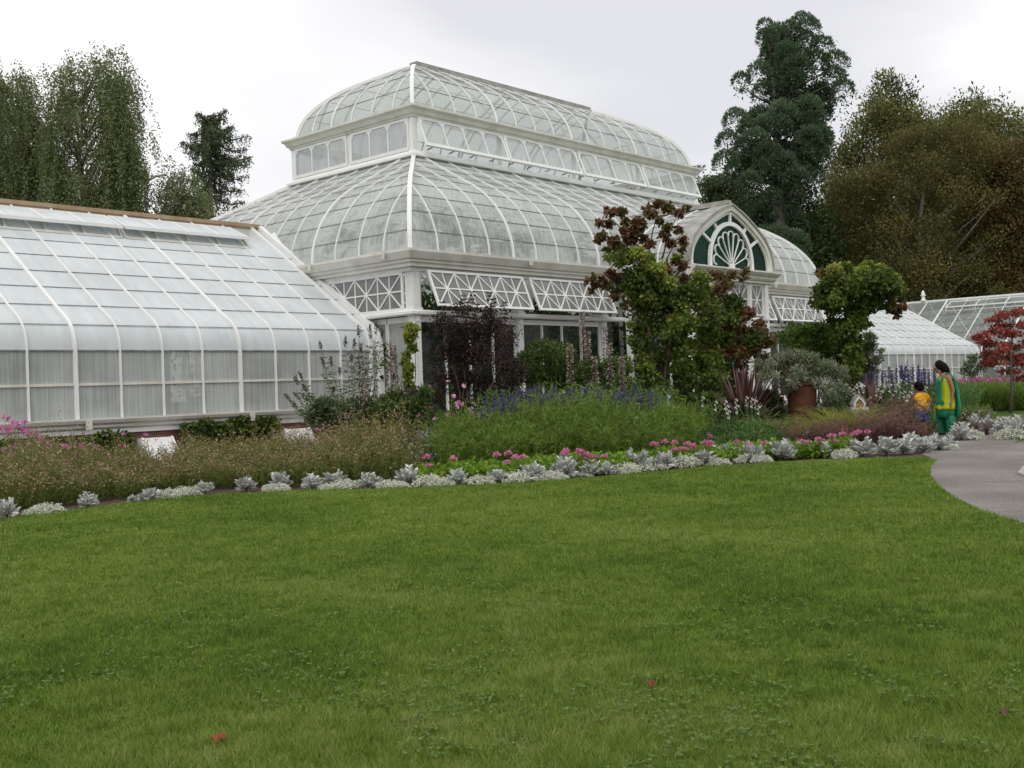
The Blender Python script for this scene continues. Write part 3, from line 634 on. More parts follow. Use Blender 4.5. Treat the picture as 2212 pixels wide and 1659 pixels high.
for y, s in ((PY+.22, 1),):
    for xs, rz in ((PX+2.02, math.pi/2), ): o = jack_sash(2.0, .98, 2, 'porch_window'); place(o, (xs, y, 4.25), rz)
    o = jack_sash(2.0, .98, 2, 'porch_window'); place(o, (PX-2.02, y+2.0, 4.25), -math.pi/2)
low_window((PX-1.92, PY+.1), (PX-1.18, PY+.1), 1); low_window((PX+1.18, PY+.1), (PX+1.92, PY+.1), 1); low_window((PX+2.02, PY+.2), (PX+2.02, Y0-.22), 3); low_window((PX-2.02, Y0-.22), (PX-2.02, PY+.2), 3)
for k in range(2):
    x = PX-1.03+k*1.04; b = MB(); b.box(x, x+.10, PY+.08, PY+.13, 0.02, 3.0); b.box(x+.92, x+1.02, PY+.08, PY+.13, .02, 3.0)
    for z0_, z1_ in ((.02, .9), (2.84, 3.0), (1.75, 1.82)): b.box(x+.10, x+.92, PY+.085, PY+.125, z0_, z1_)
    d_ = wb(b, 'door', 'white'); h_ = MB(); hx = x+.95 if k == 0 else x+.06; h_.tube([(hx, PY+.03, 1.02), (hx, PY+.03, 1.22)], .014); h_.box(hx-.02, hx+.02, PY+.03, PY+.08, 1.0, 1.04); wb(h_, 'handle', 'lap', d_)
    g_ = MB(); g_.quad((x+.1, PY+.105, .9), (x+.92, PY+.105, .9), (x+.92, PY+.105, 2.84), (x+.1, PY+.105, 2.84)); wb(g_, 'pane', 'clear', d_)

# ---- the long wings
WG = [(0, 1.0), (0, 1.69), (0, 2.36), (.008, 2.48), (.035, 2.60), (.075, 2.71), (.13, 2.81), (.205, 2.90), (.30, 2.985), (.43, 3.07), (.6, 3.17), (1.6, 3.845), (2.6, 4.52), (3.7, 5.26), (4.8, 5.99)]
YW = 20.4
def wing(xa, xb, ribs, glass_v, glass_r, axis='x', y0=YW, vents=(), right=False):
    Z = (lambda z: z-.15 if z <= 2.36 else 2.21+(z-2.36)*.905) if right else (lambda z: z)
    T = (lambda x, o, z: (x, y0+o, Z(z))) if axis == 'x' else (lambda x, o, z: (58.8+o, x, Z(z)))
    Tb = (lambda x, o, z: (x, y0+9.6-o, Z(z))) if axis == 'x' else (lambda x, o, z: (58.8+9.6-o, x, Z(z)))
    q_ = .15 if right else 0
    vb = MB(); b = MB()
    for fn in (T, Tb):
        for (o0, z0), (o1, z1) in zip(WG, WG[1:]):
            (vb if z1 < 2.4 else b).quad(fn(xa, o0, z0), fn(xb, o0, z0), fn(xb, o1, z1), fn(xa, o1, z1))
    r = wb(b, 'wing_roof', glass_r); v = wb(vb, 'wing_side_glass', glass_v)
    bm = bmesh.new(); bm.from_mesh(r.data); bmesh.ops.remove_doubles(bm, verts=bm.verts, dist=.001); bmesh.ops.recalc_face_normals(bm, faces=bm.faces); bm.to_mesh(r.data); bm.free()
    for p in r.data.polygons: p.use_smooth = True
    OUT = []
    for i, (o, z) in enumerate(WG):
        a, c = WG[max(i-1, 0)], WG[min(i+1, len(WG)-1)]; OUT.append(Vector((-(c[1]-a[1]), (c[0]-a[0]))).normalized())
    rb = MB()
    for x, thick in ribs:
        for fn, sg in ((T, 1), (Tb, -1)):
            P = []; U = []
            for (o, z), n in zip(WG, OUT):
                q = Vector(fn(x, o, z)); N3 = Vector((0, n.x*sg, n.y)) if axis == 'x' else Vector((n.x*sg, 0, n.y)); P.append(q+N3*.02); U.append(N3)
            rb.bar(P, (.07 if thick else .036), (.08 if thick else .055), U)
    wb(rb, 'glazing_bars', 'white', r)
    lb = MB(); cb = MB()
    for o in (.17, .81, 1.45, 2.05, 2.68, 3.30):
        z = 2.87 if o == .17 else 3.17+(o-.6)*.6714; 
        for fn in (T, Tb): lb.bar([fn(xa, o-.008, z+.012), fn(xb, o-.008, z+.012)], .015, .014, (0, 0, 1))
    for fn, e in ((T, -.012), (Tb, -.012)): lb.bar([fn(xa, e, 2.36), fn(xb, e, 2.36)], .03, .03, (0, 0, 1)); cb.bar([fn(xa, e, 1.69), fn(xb, e, 1.69)], .035, .05, (0, 0, 1))
    wb(lb, 'pane_laps', 'lap', r); wb(cb, 'transom_bar', 'cream', v)
    gt = MB(); P1 = T(xa, 0, 0); P2 = T(xb, 0, 0); od = (0, -1) if axis == 'x' else (-1, 0)
    G = [(-.04, .79), (.04, .79), (.10, .83), (.10, .88), (.17, .92), (.20, .98), (.20, 1.01), (.0, 1.01), (-.04, 1.0)]
    gt.line_sweep([(o_, z_-q_) for o_, z_ in G], P1[:2], P2[:2], od)
    if axis == 'x':
        for x, th in ribs:
            if th: gt.box(x+.08, x+.2, y0-.235, y0-.2, .80-q_, 1.02-q_)
    wb(gt, 'gutter', 'cream')
    st = MB(); st.line_sweep([(-.1, .70-q_), (.04, .70-q_), (.04, .786-q_), (-.1, .786-q_)], P1[:2], P2[:2], od); wb(st, 'sill', 'white')
    bw = MB()
    if axis == 'x': bw.box(xa, xb, y0+.03, y0+.33, 0, .698-q_); bw.box(xa, xb, y0+9.3, y0+9.6, 0, .99-q_)
    else: bw.box(58.83, 59.13, xa, xb, 0, .698-q_); bw.box(68.1, 68.4, xa, xb, 0, .99-q_)
    wb(bw, 'base_wall', 'brick')
    rc = MB(); rc.bar([T(xa, 4.8, 6.06), T(xb, 4.8, 6.06)], .16, .10, (0, 0, 1)); rc.bar([T(xa, 4.8, 5.99), T(xb, 4.8, 5.99)], .10, .06, (0, 0, 1)); wb(rc, 'ridge_cap', 'ridge' if not right else 'white', r)
    for va, vb_ in vents:          # hinged sashes along the ridge, propped open
        s = MB(); A, B = (4.55, 5.90), (3.62, 5.50); L = vb_-va
        V = lambda x, t, e: T(x, A[0]+(B[0]-A[0])*t, A[1]+(B[1]-A[1])*t+e)
        for t in (0.03, .97): s.bar([V(va, t, 0), V(vb_, t, 0)], .06 if t < .5 else .05, .06 if t < .5 else .075, (0, 0, 1))
        for k in range(5): s.bar([V(va+.02+(L-.04)*k/4, .03, .008), V(va+.02+(L-.04)*k/4, .97, .008)], .035, .05, (0, 0, 1))
        vo = wb(s, 'vent_sash', 'white', r)
        g_ = MB(); g_.quad(V(va, .03, .0), V(vb_, .03, .0), V(vb_, .95, .0), V(va, .95, .0)); wb(g_, 'pane', glass_r, r)
        d = MB()
        for k in range(5):
            x = va+L*k/4; d.bar([T(x, 3.70, 5.27), T(x+.12, 4.2, 5.68)], .05, .06, (0, 0, 1))
        d.bar([T(va, 3.68, 5.27), T(vb_, 3.68, 5.27)], .05, .05, (0, 0, 1)); wb(d, 'vent_frame', 'cream', r)
    return r, v
ribsL = [(17.32-.925*k, k % 4 == 0) for k in range(28)]
wing(-8.5, 17.58, ribsL, 'washv', 'wash', vents=((13.06, 16.5), (9.36, 12.98), (5.66, 9.28), (1.96, 5.58)))
ribsR = [(38.9+.93*k, k % 4 == 0) for k in range(22)]
wing(38.55, 58.8, ribsR, 'washv', 'wash', right=True, vents=((39.2, 42.6), (42.9, 46.3), (46.6, 50.0), (50.3, 53.7)))
ribsC = [(10.0+1.15*k, k % 4 == 0) for k in range(24)]
wing(9.0, 37.0, ribsC, 'clearroof', 'clearroof', axis='y', vents=((12.0, 16.5), (17.0, 23.5), (27, 33)), right=True)
# curved trim where the left wing meets the hall, valley flashing on the hall roof
b = MB(); b.bar([(17.60, YW+o-.02, z+.02) for o, z in WG], .14, .16, [Vector((0, -1, .0)) if z < 2.5 else Vector((0, -.6, .8)) for o, z in WG]); wb(b, 'end_trim', 'white')
b = MB(); P = []
for (t, z) in smooth(HALL, 3):
    if z < 6.03: o = .6+(z-3.17)/.6714; P.append((X0+t-.01, YW+o, z+.03))
b.bar(P, .10, .05, Vector((-.8, -.2, .6))); wb(b, 'valley_flashing', 'white')
b = MB(); b.lathe([(.16, 0), (.16, .08), (.10, .12), (.10, .30), (.15, .34), (.15, .38), (.08, .42), (.10, .52), (.04, .62), (.01, .66)], (63.6, 25.2, 5.58), 12); wb(b, 'finial', 'white')
# sloping white hatches in the base of the near wing
for x in (7.45, 11.53, 15.0):
    b = MB(); w0, w1 = .36, .40
    b.poly([(x-w1, 19.92, .03), (x+w1, 19.92, .03), (x+w0, 20.30, .56), (x-w0, 20.30, .56)]); b.poly([(x-w1, 20.42, .03), (x-w1, 19.92, .03), (x-w0, 20.30, .56), (x-w0, 20.42, .56)]); b.poly([(x+w1, 19.92, .03), (x+w1, 20.42, .03), (x+w0, 20.42, .56), (x+w0, 20.30, .56)]); b.poly([(x-w0, 20.30, .56), (x+w0, 20.30, .56), (x+w0, 20.42, .56), (x-w0, 20.42, .56)])
    for e in (-w0-.0, w0-.06): b.bar([(x+e+.03, 19.90, .05), (x+e+.03, 20.28, .57)], .05, .03, (0, -.8, .6))
    wb(b, 'basement_hatch', 'white')

# ================================================================== TREES
def lump_leaves(lf, C, R, n, L, W, t0=0., t1=1., shell=.55, up=.35, out=.8, flat=.8):
    """n leaves through lumps of centre C, radius R"""
    C = np.asarray(C, float); R = np.asarray(R, float); w = R**2; idx = RS.choice(len(C), n, p=w/w.sum())
    d = rdir(n); rr = (shell + (1-shell)*rnd(n))*1.0; P = C[idx] + d*(R[idx]*rr)[:, None]*np.array([1, 1, flat]); gz = RS.rand(n) < .5; P[gz] = C[idx][gz] + np.clip(RS.normal(size=(gz.sum(), 3)), -1.9, 1.9)*(R[idx][gz]*.52)[:, None]*np.array([1, 1, flat]); P[:, 2] = np.maximum(P[:, 2], .03)
    D = d*out + RS.normal(size=(n, 3))*.6 + np.array([0, 0, up])
    tt = RS.normal(size=len(C))*.16      # each clump has its own tone
    T = np.clip(t0 + (t1-t0)*(.45 + RS.normal(size=n)*.20) + tt[idx], 0, 1)
    lf.add(P, D, L*RS.uniform(.6, 1.35, n), W*RS.uniform(.6, 1.35, n), T)
def sil(rows, t, n, depth=.8, rmin=.5, rmax=1.1):
    """clump centres filling a crown whose width at each height is given by rows (dy, left, right)"""
    rows = sorted(rows); ys = [r[0] for r in rows]; C, R = [], []
    A = np.interp(np.linspace(ys[0], ys[-1], 200), ys, [r[2]-r[1] for r in rows]); pr = A/A.sum()
    for i in range(n):
        y = np.linspace(ys[0], ys[-1], 200)[RS.choice(200, p=pr)] + RS.uniform(-3, 3)
        l, r = np.interp(y, ys, [q[1] for q in rows]), np.interp(y, ys, [q[2] for q in rows]); hw = (r-l)/2; u = RS.uniform(-1, 1); u = np.sign(u)*abs(u)**.8
        rad = min(RS.uniform(rmin, rmax), max(hw*t/SC*.6, .25)); inner = max(hw - rad*SC/t*.8, 0)
        dd = math.sqrt(max(1-u*u, 0))*hw*t/SC*depth*RS.uniform(-1, 1)
        p = at((l+r)/2 + u*inner, y + rad*SC/t*.5, t) + Vector((_f.x, _f.y, 0))*dd
        C.append(tuple(p)); R.append(rad)
    return np.array(C), np.array(R)
def tree(name, label, rows, t, basex, nl, n, L, W, leaf, bark='bark', tr=.3, group=None, rmin=.5, rmax=1.1, k=1., up=.35, limbs=24, depth=.8, shell=.3, flat=.8, limbr=.05, twig=0):
    t, L, W, tr, rmin, rmax = t*k, L*k, W*k, tr*k, rmin*k, rmax*k
    base = at(basex, 900, t); base.z = 0; C, R = sil(rows, t, nl, depth, rmin, rmax)
    o = thing(name, label, 'tree', tuple(base), group); B = np.array(base)
    top = C[:, 2].max(); z0 = .12*top; tx = C[C[:, 2] > top*.75][:, :2].mean(0) if len(C) else base[:2]
    tb = MB(); K = 7; tp = [Vector((base.x+(tx[0]-base.x)*(k/K)+RS.normal()*.12, base.y+(tx[1]-base.y)*(k/K)+RS.normal()*.12, top*.92*k/K)) for k in range(K+1)]
    tb.tube([p-base for p in tp], [tr*(1-.93*k/K)+.01 for k in range(K+1)], 8)
    for i in RS.choice(len(C), min(limbs, len(C)), replace=False):
        c = Vector(C[i]); hz = max(z0, c.z - (Vector((c.x, c.y))-Vector(tx)).length*.9 - .6); k = min(max(hz/(top*.92)*K, 0.2), K-.05); a = tp[int(k)].lerp(tp[int(k)+1], k-int(k))
        m = a.lerp(c, .5) + Vector((RS.normal()*.15, RS.normal()*.15, .12*(c-a).length*RS.uniform(-.3, 1))); r0 = max(tr*(1-.9*hz/top)*.45, limbr)
        tb.tube([a-base, m-base, c-base], [r0, r0*.6, r0*.2], 5)
        for q in range(twig):
            e = c + Vector(RS.normal(size=3))*R[i]*.9; tb.tube([m.lerp(c, .5)-base, e-base], [r0*.25, .012], 4)
    tb.build('trunk', bark, o)
    lf = LF(); lump_leaves(lf, C-B, R, n, L, W, shell=shell, up=up, flat=flat); lf.build('crown', leaf, o); return o
def weeping(name, label, rows, t, basex, n, leaf, L=.115, W=.06, strand=(1., 2.9), step=.062, tr=.22, bark='bark', group=None, bx=None, depth=.7, nl=60):
    base = at(basex, 900, t); base.z = 0; B = np.array(base)
    C, R = sil(rows, t, n, depth, .2, .5)
    o = thing(name, label, 'tree', tuple(base), group); lf = LF(); tb = MB(); top = C[:, 2].max()
    tp = [Vector((base.x, base.y, top*.93*k/8)) + Vector((RS.normal()*.12, RS.normal()*.12, 0)) for k in range(9)]
    tb.tube([p-base for p in tp], [tr*(1-.92*k/8) for k in range(9)], 7)
    for i in range(len(C)):
        c = C[i//7*7] + RS.normal(size=3)*np.array([.30, .30, .28]); ln = RS.uniform(*strand)*(1.25 if i//7 % 3 else .8); m = max(int(ln/step), 3); s = np.linspace(0, 1, m)[:, None]
        sway = np.array([RS.normal()*.25, RS.normal()*.25, 0]); outw = (c-B)*np.array([1, 1, 0]); outw /= (np.linalg.norm(outw)+.01)
        P = c - B + sway*s + outw*.35*np.sin(s*2) + np.array([0, 0, -1])*s*ln + np.array([0, 0, .5])
        P = np.repeat(P, 2, 0) + RS.normal(size=(2*m, 3))*.06; D = RS.normal(size=(2*m, 3))*.8 + np.array([0, 0, -.6])
        lf.add(P, D, L*RS.uniform(.6, 1.3, 2*m), W*RS.uniform(.6, 1.3, 2*m), np.clip(.45+RS.normal(size=2*m)*.2+RS.normal()*.12, 0, 1))
        if i % 7 == 0: lump_leaves(lf, [C[i]-B+np.array([0, 0, .15])], [.55], 110, L, W, t0=.1, t1=1., shell=.1)
        if i % max(len(C)//nl, 1) == 0:
            h = max(c[2]-1.5*RS.uniform(.6, 1.6), .2*top)/(top*.93)*8; h = min(h, 7.9); a = tp[int(h)].lerp(tp[int(h)+1], h-int(h)); cc = Vector(c)
            tb.tube([a-base, a.lerp(cc, .55)-base+Vector((0, 0, .35)), cc-base], [.07, .04, .012], 4)
    tb.build('trunk', bark, o); lf.build('crown', leaf, o); return o
weeping('birch_tree', 'tall weeping birch with hanging green branches behind the left glass wing', [(105, 165, 240), (125, 130, 262), (180, 110, 285), (250, 105, 298), (330, 100, 306), (400, 90, 310), (470, 90, 308), (580, 90, 300)], 45, 205, 1260, 'birch_leaf')
weeping('birch_tree', 'slimmer weeping birch with thin top left of the tall birch', [(138, 35, 72), (175, 20, 85), (230, 5, 98), (300, -10, 108), (400, -15, 110), (580, -20, 110)], 49, 55, 620, 'birch_leaf')
weeping('birch_tree', 'weeping birch cut off by the left edge of the photo', [(165, -60, 8), (210, -80, 20), (300, -90, 18), (400, -95, 20), (580, -90, 25)], 46, -35, 460, 'birch_leaf')
weeping('birch_tree', 'low drooping birch between the lamp pole and the dark spruce', [(378, 385, 405), (395, 350, 440), (430, 345, 450), (470, 340, 460), (580, 340, 440)], 46, 400, 300, 'birch_leaf', tr=.12)
def weeping_spruce():
    t = 54; base = at(470, 900, t); base.z = 0; o = thing('spruce_tree', 'dark ragged spruce with drooping branchlets left of the dome', 'tree', tuple(base)); lf = LF(); tb = MB()
    px = t/SC; R3 = Vector((CR.x, CR.y, 0)).normalized(); F3 = Vector((_f.x, _f.y, 0)); top = at(476, 240, t).z
    tb.tube([(0, 0, 0), (0, 0, top*.5), (.1*R3.x, .1*R3.y, top*.97)], [.32, .2, .03], 7)
    ends = [(492, 238, 0), (455, 247, .3), (432, 250, -.2), (478, 255, 0), (500, 268, .2), (405, 288, .1), (512, 285, -.3), (425, 272, .4), (535, 292, .1), (445, 262, 0), (405, 318, -.5), (542, 335, .2), (415, 300, .6), (520, 310, .6), (500, 300, -.7), (410, 350, .3), (545, 352, -.4), (430, 330, -.8), (520, 340, .8), (400, 385, .2), (530, 380, .1), (415, 400, .7), (505, 395, .9), (400, 430, -.3), (520, 430, .4), (440, 380, -.9), (480, 360, 1), (460, 400, .9), (470, 330, -1), (395, 470, .1), (510, 470, .2), (450, 300, .8), (475, 290, -.8), (490, 325, .9), (455, 345, 1)]
    for dx, dy, dd in ends:
        e = at(dx, dy, t); e = Vector((e.x, e.y, e.z)) + F3*dd*2.2 - base; hl = (Vector((e.x, e.y))).length; a = Vector((0, 0, max(e.z - hl*.05 - .2, 1))) if dy < 270 else Vector((0, 0, e.z+hl*.12)); mid = a.lerp(e, .6) + Vector((0, 0, -.28*hl*.5))
        tb.tube([a, mid, e], [.07, .05, .02], 4); n = 34
        for k in range(n):
            s = (k+.5)/n; s = .08+.92*s; p = (a*(1-s)**2 + mid*2*s*(1-s) + e*s*s); ln = RS.uniform(.25, 1.15)*(1.3-s); m = max(int(ln/.07), 4); q = np.linspace(0, 1, m)[:, None]
            P = np.array(p) + np.array([RS.normal()*.07, RS.normal()*.07, .08]) + q*np.array([RS.normal()*.1, RS.normal()*.1, -ln]); P = np.repeat(P, 2, 0) + RS.normal(size=(2*m, 3))*.03
            lf.add(P, RS.normal(size=(2*m, 3))*.5+np.array([0, 0, -.7]), .13, .055, np.clip(.4+RS.normal(size=2*m)*.2, 0, 1))
    tb.build('trunk', 'bark', o); lf.build('crown', 'spruce_needle', o)
weeping_spruce()
# tufted evergreen, right of the dome
def tufted():
    t = 75; rows = [(42, 1650, 1755), (80, 1648, 1785), (120, 1640, 1800), (165, 1602, 1812), (200, 1620, 1805), (240, 1590, 1795), (300, 1580, 1805), (345, 1568, 1795), (390, 1580, 1760), (440, 1610, 1750), (560, 1620, 1760)]
    base = at(1700, 900, t); base.z = 0; o = thing('evergreen_tree', 'tallest evergreen with rounded blue-green tufts right of the dome', 'tree', tuple(base)); B = np.array(base)
    C, R = sil(rows, t, 92, .8, .85, 1.2); ex = [(1652, 48, .6), (1658, 75, .8), (1600, 168, .7), (1820, 188, .9), (1590, 255, 1.), (1572, 300, .9), (1568, 345, 1.), (1745, 55, .9), (1705, 48, .5), (1775, 95, .9), (1805, 130, 1.), (1802, 160, .9), (1700, 110, 1.), (1715, 170, 1.), (1690, 240, 1.1), (1745, 230, 1.1), (1640, 150, .9), (1630, 300, 1.1), (1660, 330, 1.1), (1620, 390, 1.0), (1690, 350, 1.1), (1770, 290, 1.0), (1720, 380, 1.0)]
    C = np.concatenate([C, [tuple(at(a, b_+8, t-2)) for a, b_, r in ex]]) - B; R = np.concatenate([R, [r for *_, r in ex]])
    tb = MB(); top = C[:, 2].max(); tb.tube([(0, 0, 0), (0, 0, top*.6), (0, 0, top*.97)], [.6, .35, .04], 9)
    for c in C: tb.tube([(0, 0, max(c[2]-1.2, 1)), (c[0]*.5, c[1]*.5, c[2]-.9), tuple(c-np.array([0, 0, .3]))], [.12, .08, .03], 4)
    tb.build('trunk', 'bark', o); lf = LF()
    for c, r in zip(C, R):
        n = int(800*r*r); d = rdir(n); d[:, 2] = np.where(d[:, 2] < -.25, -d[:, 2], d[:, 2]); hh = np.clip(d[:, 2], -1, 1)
        r = r*.92; P = c + d*r*(.72+.28*rnd(n))[:, None]*np.array([1, 1, 1.15]) + np.array([0, 0, -.15]); lf.add(P, d+np.array([0, 0, .5])+RS.normal(size=(n, 3))*.35, .21*RS.uniform(.6, 1.2, n), .085, np.clip(.36+.26*hh+RS.normal(size=n)*.14+RS.normal()*.08, 0, 1))  # upward needles paler: young tips, plus light on the tops painted into tint
        m = int(70*r); lf.add(c+RS.normal(size=(m, 3))*r*.45-np.array([0, 0, r*.8]), RS.normal(size=(m, 3))+np.array([0, 0, -.5]), .3, .12, np.clip(.12+RS.normal(size=m)*.08, 0, 1))  # dark needles under each tuft: shade painted into the tint
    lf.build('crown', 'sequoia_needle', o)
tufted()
tree('cedar_tree', 'low dark cedar with flat layers just right of the lantern end', [(352, 1488, 1530), (375, 1500, 1610), (395, 1505, 1655), (430, 1515, 1700), (480, 1530, 1740), (600, 1540, 1760)], 68, 1620, 110, 52000, .20, .085, 'cedar_needle', rmin=.7, rmax=1.5, flat=.35, up=.2, k=1.2)
tree('broadleaf_tree', 'olive green tree with upswept twigs between evergreen and beech', [(146, 1898, 1925), (165, 1868, 1945), (190, 1852, 1975), (230, 1845, 2005), (280, 1815, 2040), (340, 1780, 2050), (420, 1740, 2050), (520, 1700, 2050), (680, 1700, 2050)], 64, 1900, 190, 85000, .20, .10, 'olive_leaf', rmin=.7, rmax=1.5, up=.9, tr=.35, limbs=60, k=1.4)
tree('beech_tree', 'broad brown-tinged beech with pale bare limbs over the right wing', [(268, 1960, 2080), (300, 1885, 2150), (350, 1815, 2190), (400, 1775, 2215), (480, 1735, 2230), (560, 1715, 2240), (640, 1720, 2240)], 53, 1965, 240, 120000, .135, .075, 'beech_leaf', 'palebark', tr=.30, rmin=.6, rmax=1.2, limbs=110, limbr=.07, twig=1, up=.5, k=1.5)
tree('broadleaf_tree', 'yellow-green tree rising behind the beech at far right', [(208, 2060, 2190), (225, 2010, 2215), (260, 1995, 2270), (330, 1990, 2290), (430, 2000, 2290), (600, 2000, 2290)], 67, 2130, 150, 56000, .21, .11, 'olive_leaf', rmin=.8, rmax=1.6, tr=.35, limbs=30, up=.6, k=1.45)
tree('broadleaf_tree', 'russet-leaved tree half cut off by the right edge', [(300, 2150, 2240), (350, 2120, 2260), (430, 2115, 2270), (520, 2120, 2270), (640, 2110, 2270)], 50, 2200, 90, 36000, .15, .08, 'russet_leaf', 'palebark', rmin=.5, rmax=1.1, tr=.22, limbs=40, up=.4, k=1.52)
tree('broadleaf_tree', 'dark green tree at the right edge behind the russet one', [(330, 2190, 2290), (400, 2180, 2300), (560, 2180, 2300), (640, 2180, 2300)], 58, 2240, 60, 22000, .18, .10, 'darkgreen_leaf', rmin=.7, rmax=1.3, tr=.3, k=1.45)
tree('conifer_tree', 'pointed blue-green conifer top poking above the far right crowns', [(180, 2098, 2112), (198, 2086, 2124), (222, 2068, 2142), (250, 2055, 2155), (330, 2030, 2180), (560, 2000, 2210)], 88, 2106, 60, 12000, .42, .16, 'sequoia_needle', rmin=.6, rmax=1.4, tr=.4, flat=.6, k=1.3)
tree('broadleaf_tree', 'dark leafy tree filling the gap behind the entrance gable', [(400, 1640, 1760), (430, 1600, 1790), (500, 1570, 1830), (600, 1560, 1860), (740, 1560, 1880)], 60, 1720, 110, 45000, .21, .11, 'darkgreen_leaf', rmin=.8, rmax=1.5, tr=.3, k=1.3)
def woodland():
    lf = LF()
    C, R = sil([(430, 1480, 2400), (520, 1450, 2420), (640, 1440, 2420), (820, 1440, 2420)], 125, 260, .05, 2.5, 4.2); lump_leaves(lf, C, R, 42000, .95, .5, shell=.2)
    C, R = sil([(560, -300, 1500), (640, -320, 1500), (800, -320, 1500)], 95, 260, .03, 1.9, 3.2); lump_leaves(lf, C, R, 30000, .6, .32, shell=.2)
    o = lf.build('woodland', 'darkgreen_leaf'); tag(o, 'dark mass of distant woodland closing the view behind the glasshouses', 'woodland', kind='stuff')
woodland()
# lamp pole behind the left wing
p0 = at(333, 900, 50); p0.z = 0; lp = thing('lamp_post', 'white lamp post with two side arms between birch and spruce', 'lamp post', tuple(p0)); zt = at(333, 385, 50).z
b = MB(); b.tube([(0, 0, 0), (0, 0, zt)], [.09, .075], 10); b.build('pole', 'metal', lp)
b = MB(); b.lathe([(.10, -.05), (.17, .05), (.19, .45), (.13, .52)], (0, 0, zt), 12); b.build('lamp_head', 'cream', lp)
for s in (-1, 1): b = MB(); b.bar([(0, 0, zt-.15), (s*CR.x*.45, s*CR.y*.45, zt+.1), (s*CR.x*.95, s*CR.y*.95, zt+.14)], .22, .05, (0, 0, 1)); b.build('arm', 'metal', lp)

# ================================================================== THE BEDS
EX = [-60, 0, 100, 200, 300, 400, 500, 700, 900, 1100, 1300, 1500, 1700, 1850, 2000, 2060]
ET = [12.2, 12.57, 12.86, 13.5, 13.95, 14.51, 14.89, 14.73, 14.65, 14.77, 15.27, 16.49, 16.92, 16.98, 17.6, 18.6]
def bp(dx, k=0.):               # a spot in the bed, k metres behind the lawn edge
    p = at(dx, 960, float(np.interp(dx, EX, ET))+k); p.z = 0; return p
def zt(dx, dy, p):              # height of something standing at p whose top is seen at dy
    t = Vector((p[0], p[1], -CAMZ)).dot(Vector((_f.x, _f.y, 0))); return max(at(dx, dy, t).z, .05)
_O = 'first second third fourth fifth sixth seventh eighth ninth tenth eleventh twelfth thirteenth fourteenth fifteenth sixteenth seventeenth eighteenth nineteenth'.split()
_T = {20: 'twent', 30: 'thirt', 40: 'fort', 50: 'fift', 60: 'sixt'}
def ordn(i):
    n = i+1
    if n < 20: return _O[n-1]
    t = _T[n//10*10]; return t+'ieth' if n % 10 == 0 else t+'y-'+_O[n % 10-1]
def np3(v): return np.array(v, float)
# ---- silver dusty millers
def dusty(seed, lab):
    R_ = np.random.RandomState(seed); o = thing('dusty_miller', lab, 'dusty miller'); lf = LF(); sb = MB()
    for k in range(46):
        a = R_.uniform(0, 6.28); el = R_.uniform(.05, 1.35); d = np.array([math.cos(a)*math.cos(el), math.sin(a)*math.cos(el), math.sin(el)]); ln = R_.uniform(.12, .21)*(.85+.3*math.sin(el)); p0_ = np.array([0, 0, .03])
        side = unit(np.cross([d], [[0, 0, 1.]]))[0]; tone = R_.uniform(.2, .95)
        for q in range(1, 5):      # lobed leaf: pairs of lobes along the midrib
            s = q/5; c = p0_ + d*ln*s + np.array([0, 0, .03*math.sin(s*3)])
            for sg in (-1, 1): lf.add(c, d*.75+side*sg*.8, ln*.34, ln*.16, tone+R_.uniform(-.12, .12))
        lf.add(p0_+d*ln*.35, d, ln*.75, ln*.30, tone); lf.add(p0_, d, ln*.5, ln*.10, tone*.7)
    for k in range(5): a = k*1.25; sb.tube([(0, 0, 0), (.03*math.cos(a), .03*math.sin(a), .09)], .006, 4)
    sb.build('stem', 'stem', o); lf.build('leaves', 'silver_leaf', o); return o
def mound(seed, lab):
    R_ = np.random.RandomState(seed); o = thing('alyssum', lab, 'alyssum'); lf, lg = LF(), LF(); n = 900
    a = R_.uniform(0, 6.28, n); el = np.arcsin(R_.uniform(0, 1, n)); d = np.stack([np.cos(a)*np.cos(el), np.sin(a)*np.cos(el), np.sin(el)], 1)
    rad = .16*(1+.22*np.sin(a*3+seed)+.15*np.sin(a*5+el*6)); P = d*rad[:, None]*np.array([1, 1, .62]) + R_.normal(size=(n, 3))*.008; P[:, 2] = np.abs(P[:, 2])+.008
    for j in range(3): lf.add(P+R_.normal(size=(n, 3))*.006, R_.normal(size=(n, 3))+d*.5, .017, .013, np.clip(.6+R_.normal(size=n)*.3, 0, 1))
    m = 500; lg.add(P[:m]*.86, d[:m]+R_.normal(size=(m, 3))*.5, .028, .008, R_.uniform(0, 1, m)); lg.build('leaves', 'alyssum_leaf', o); lf.build('flowers', 'alyssum_flower', o); return o
DM = [(10, .06, 1.0), (188, .10, 1.0), (283, .05, .55), (321, .12, .95), (439, .14, .95), (528, .18, 1.05), (601, .55, 1.1), (671, .18, 1.05), (721, .62, 1.25), (792, .2, 1.15), (876, .5, 1.25), (987, .12, 1.0), (1073, .3, 1.05), (1145, .36, 1.35), (1216, .32, 1.4), (1273, .42, 1.25), (1310, .25, .9), (1372, .5, 1.4), (1436, .3, 1.35), (1458, .95, 1.2), (1518, .35, 1.3), (1562, .75, 1.55), (1624, .45, 1.4), (1690, .35, 1.45), (1738, .75, 1.35), (1782, .5, 1.1), (1862, .35, 1.5), (1914, .3, 1.45), (1950, .2, 1.35), (1969, .95, 1.3), (1995, .3, 1.4), (2016, .55, 1.35), (2030, .15, 1.2), (2048, .35, 1.1)]
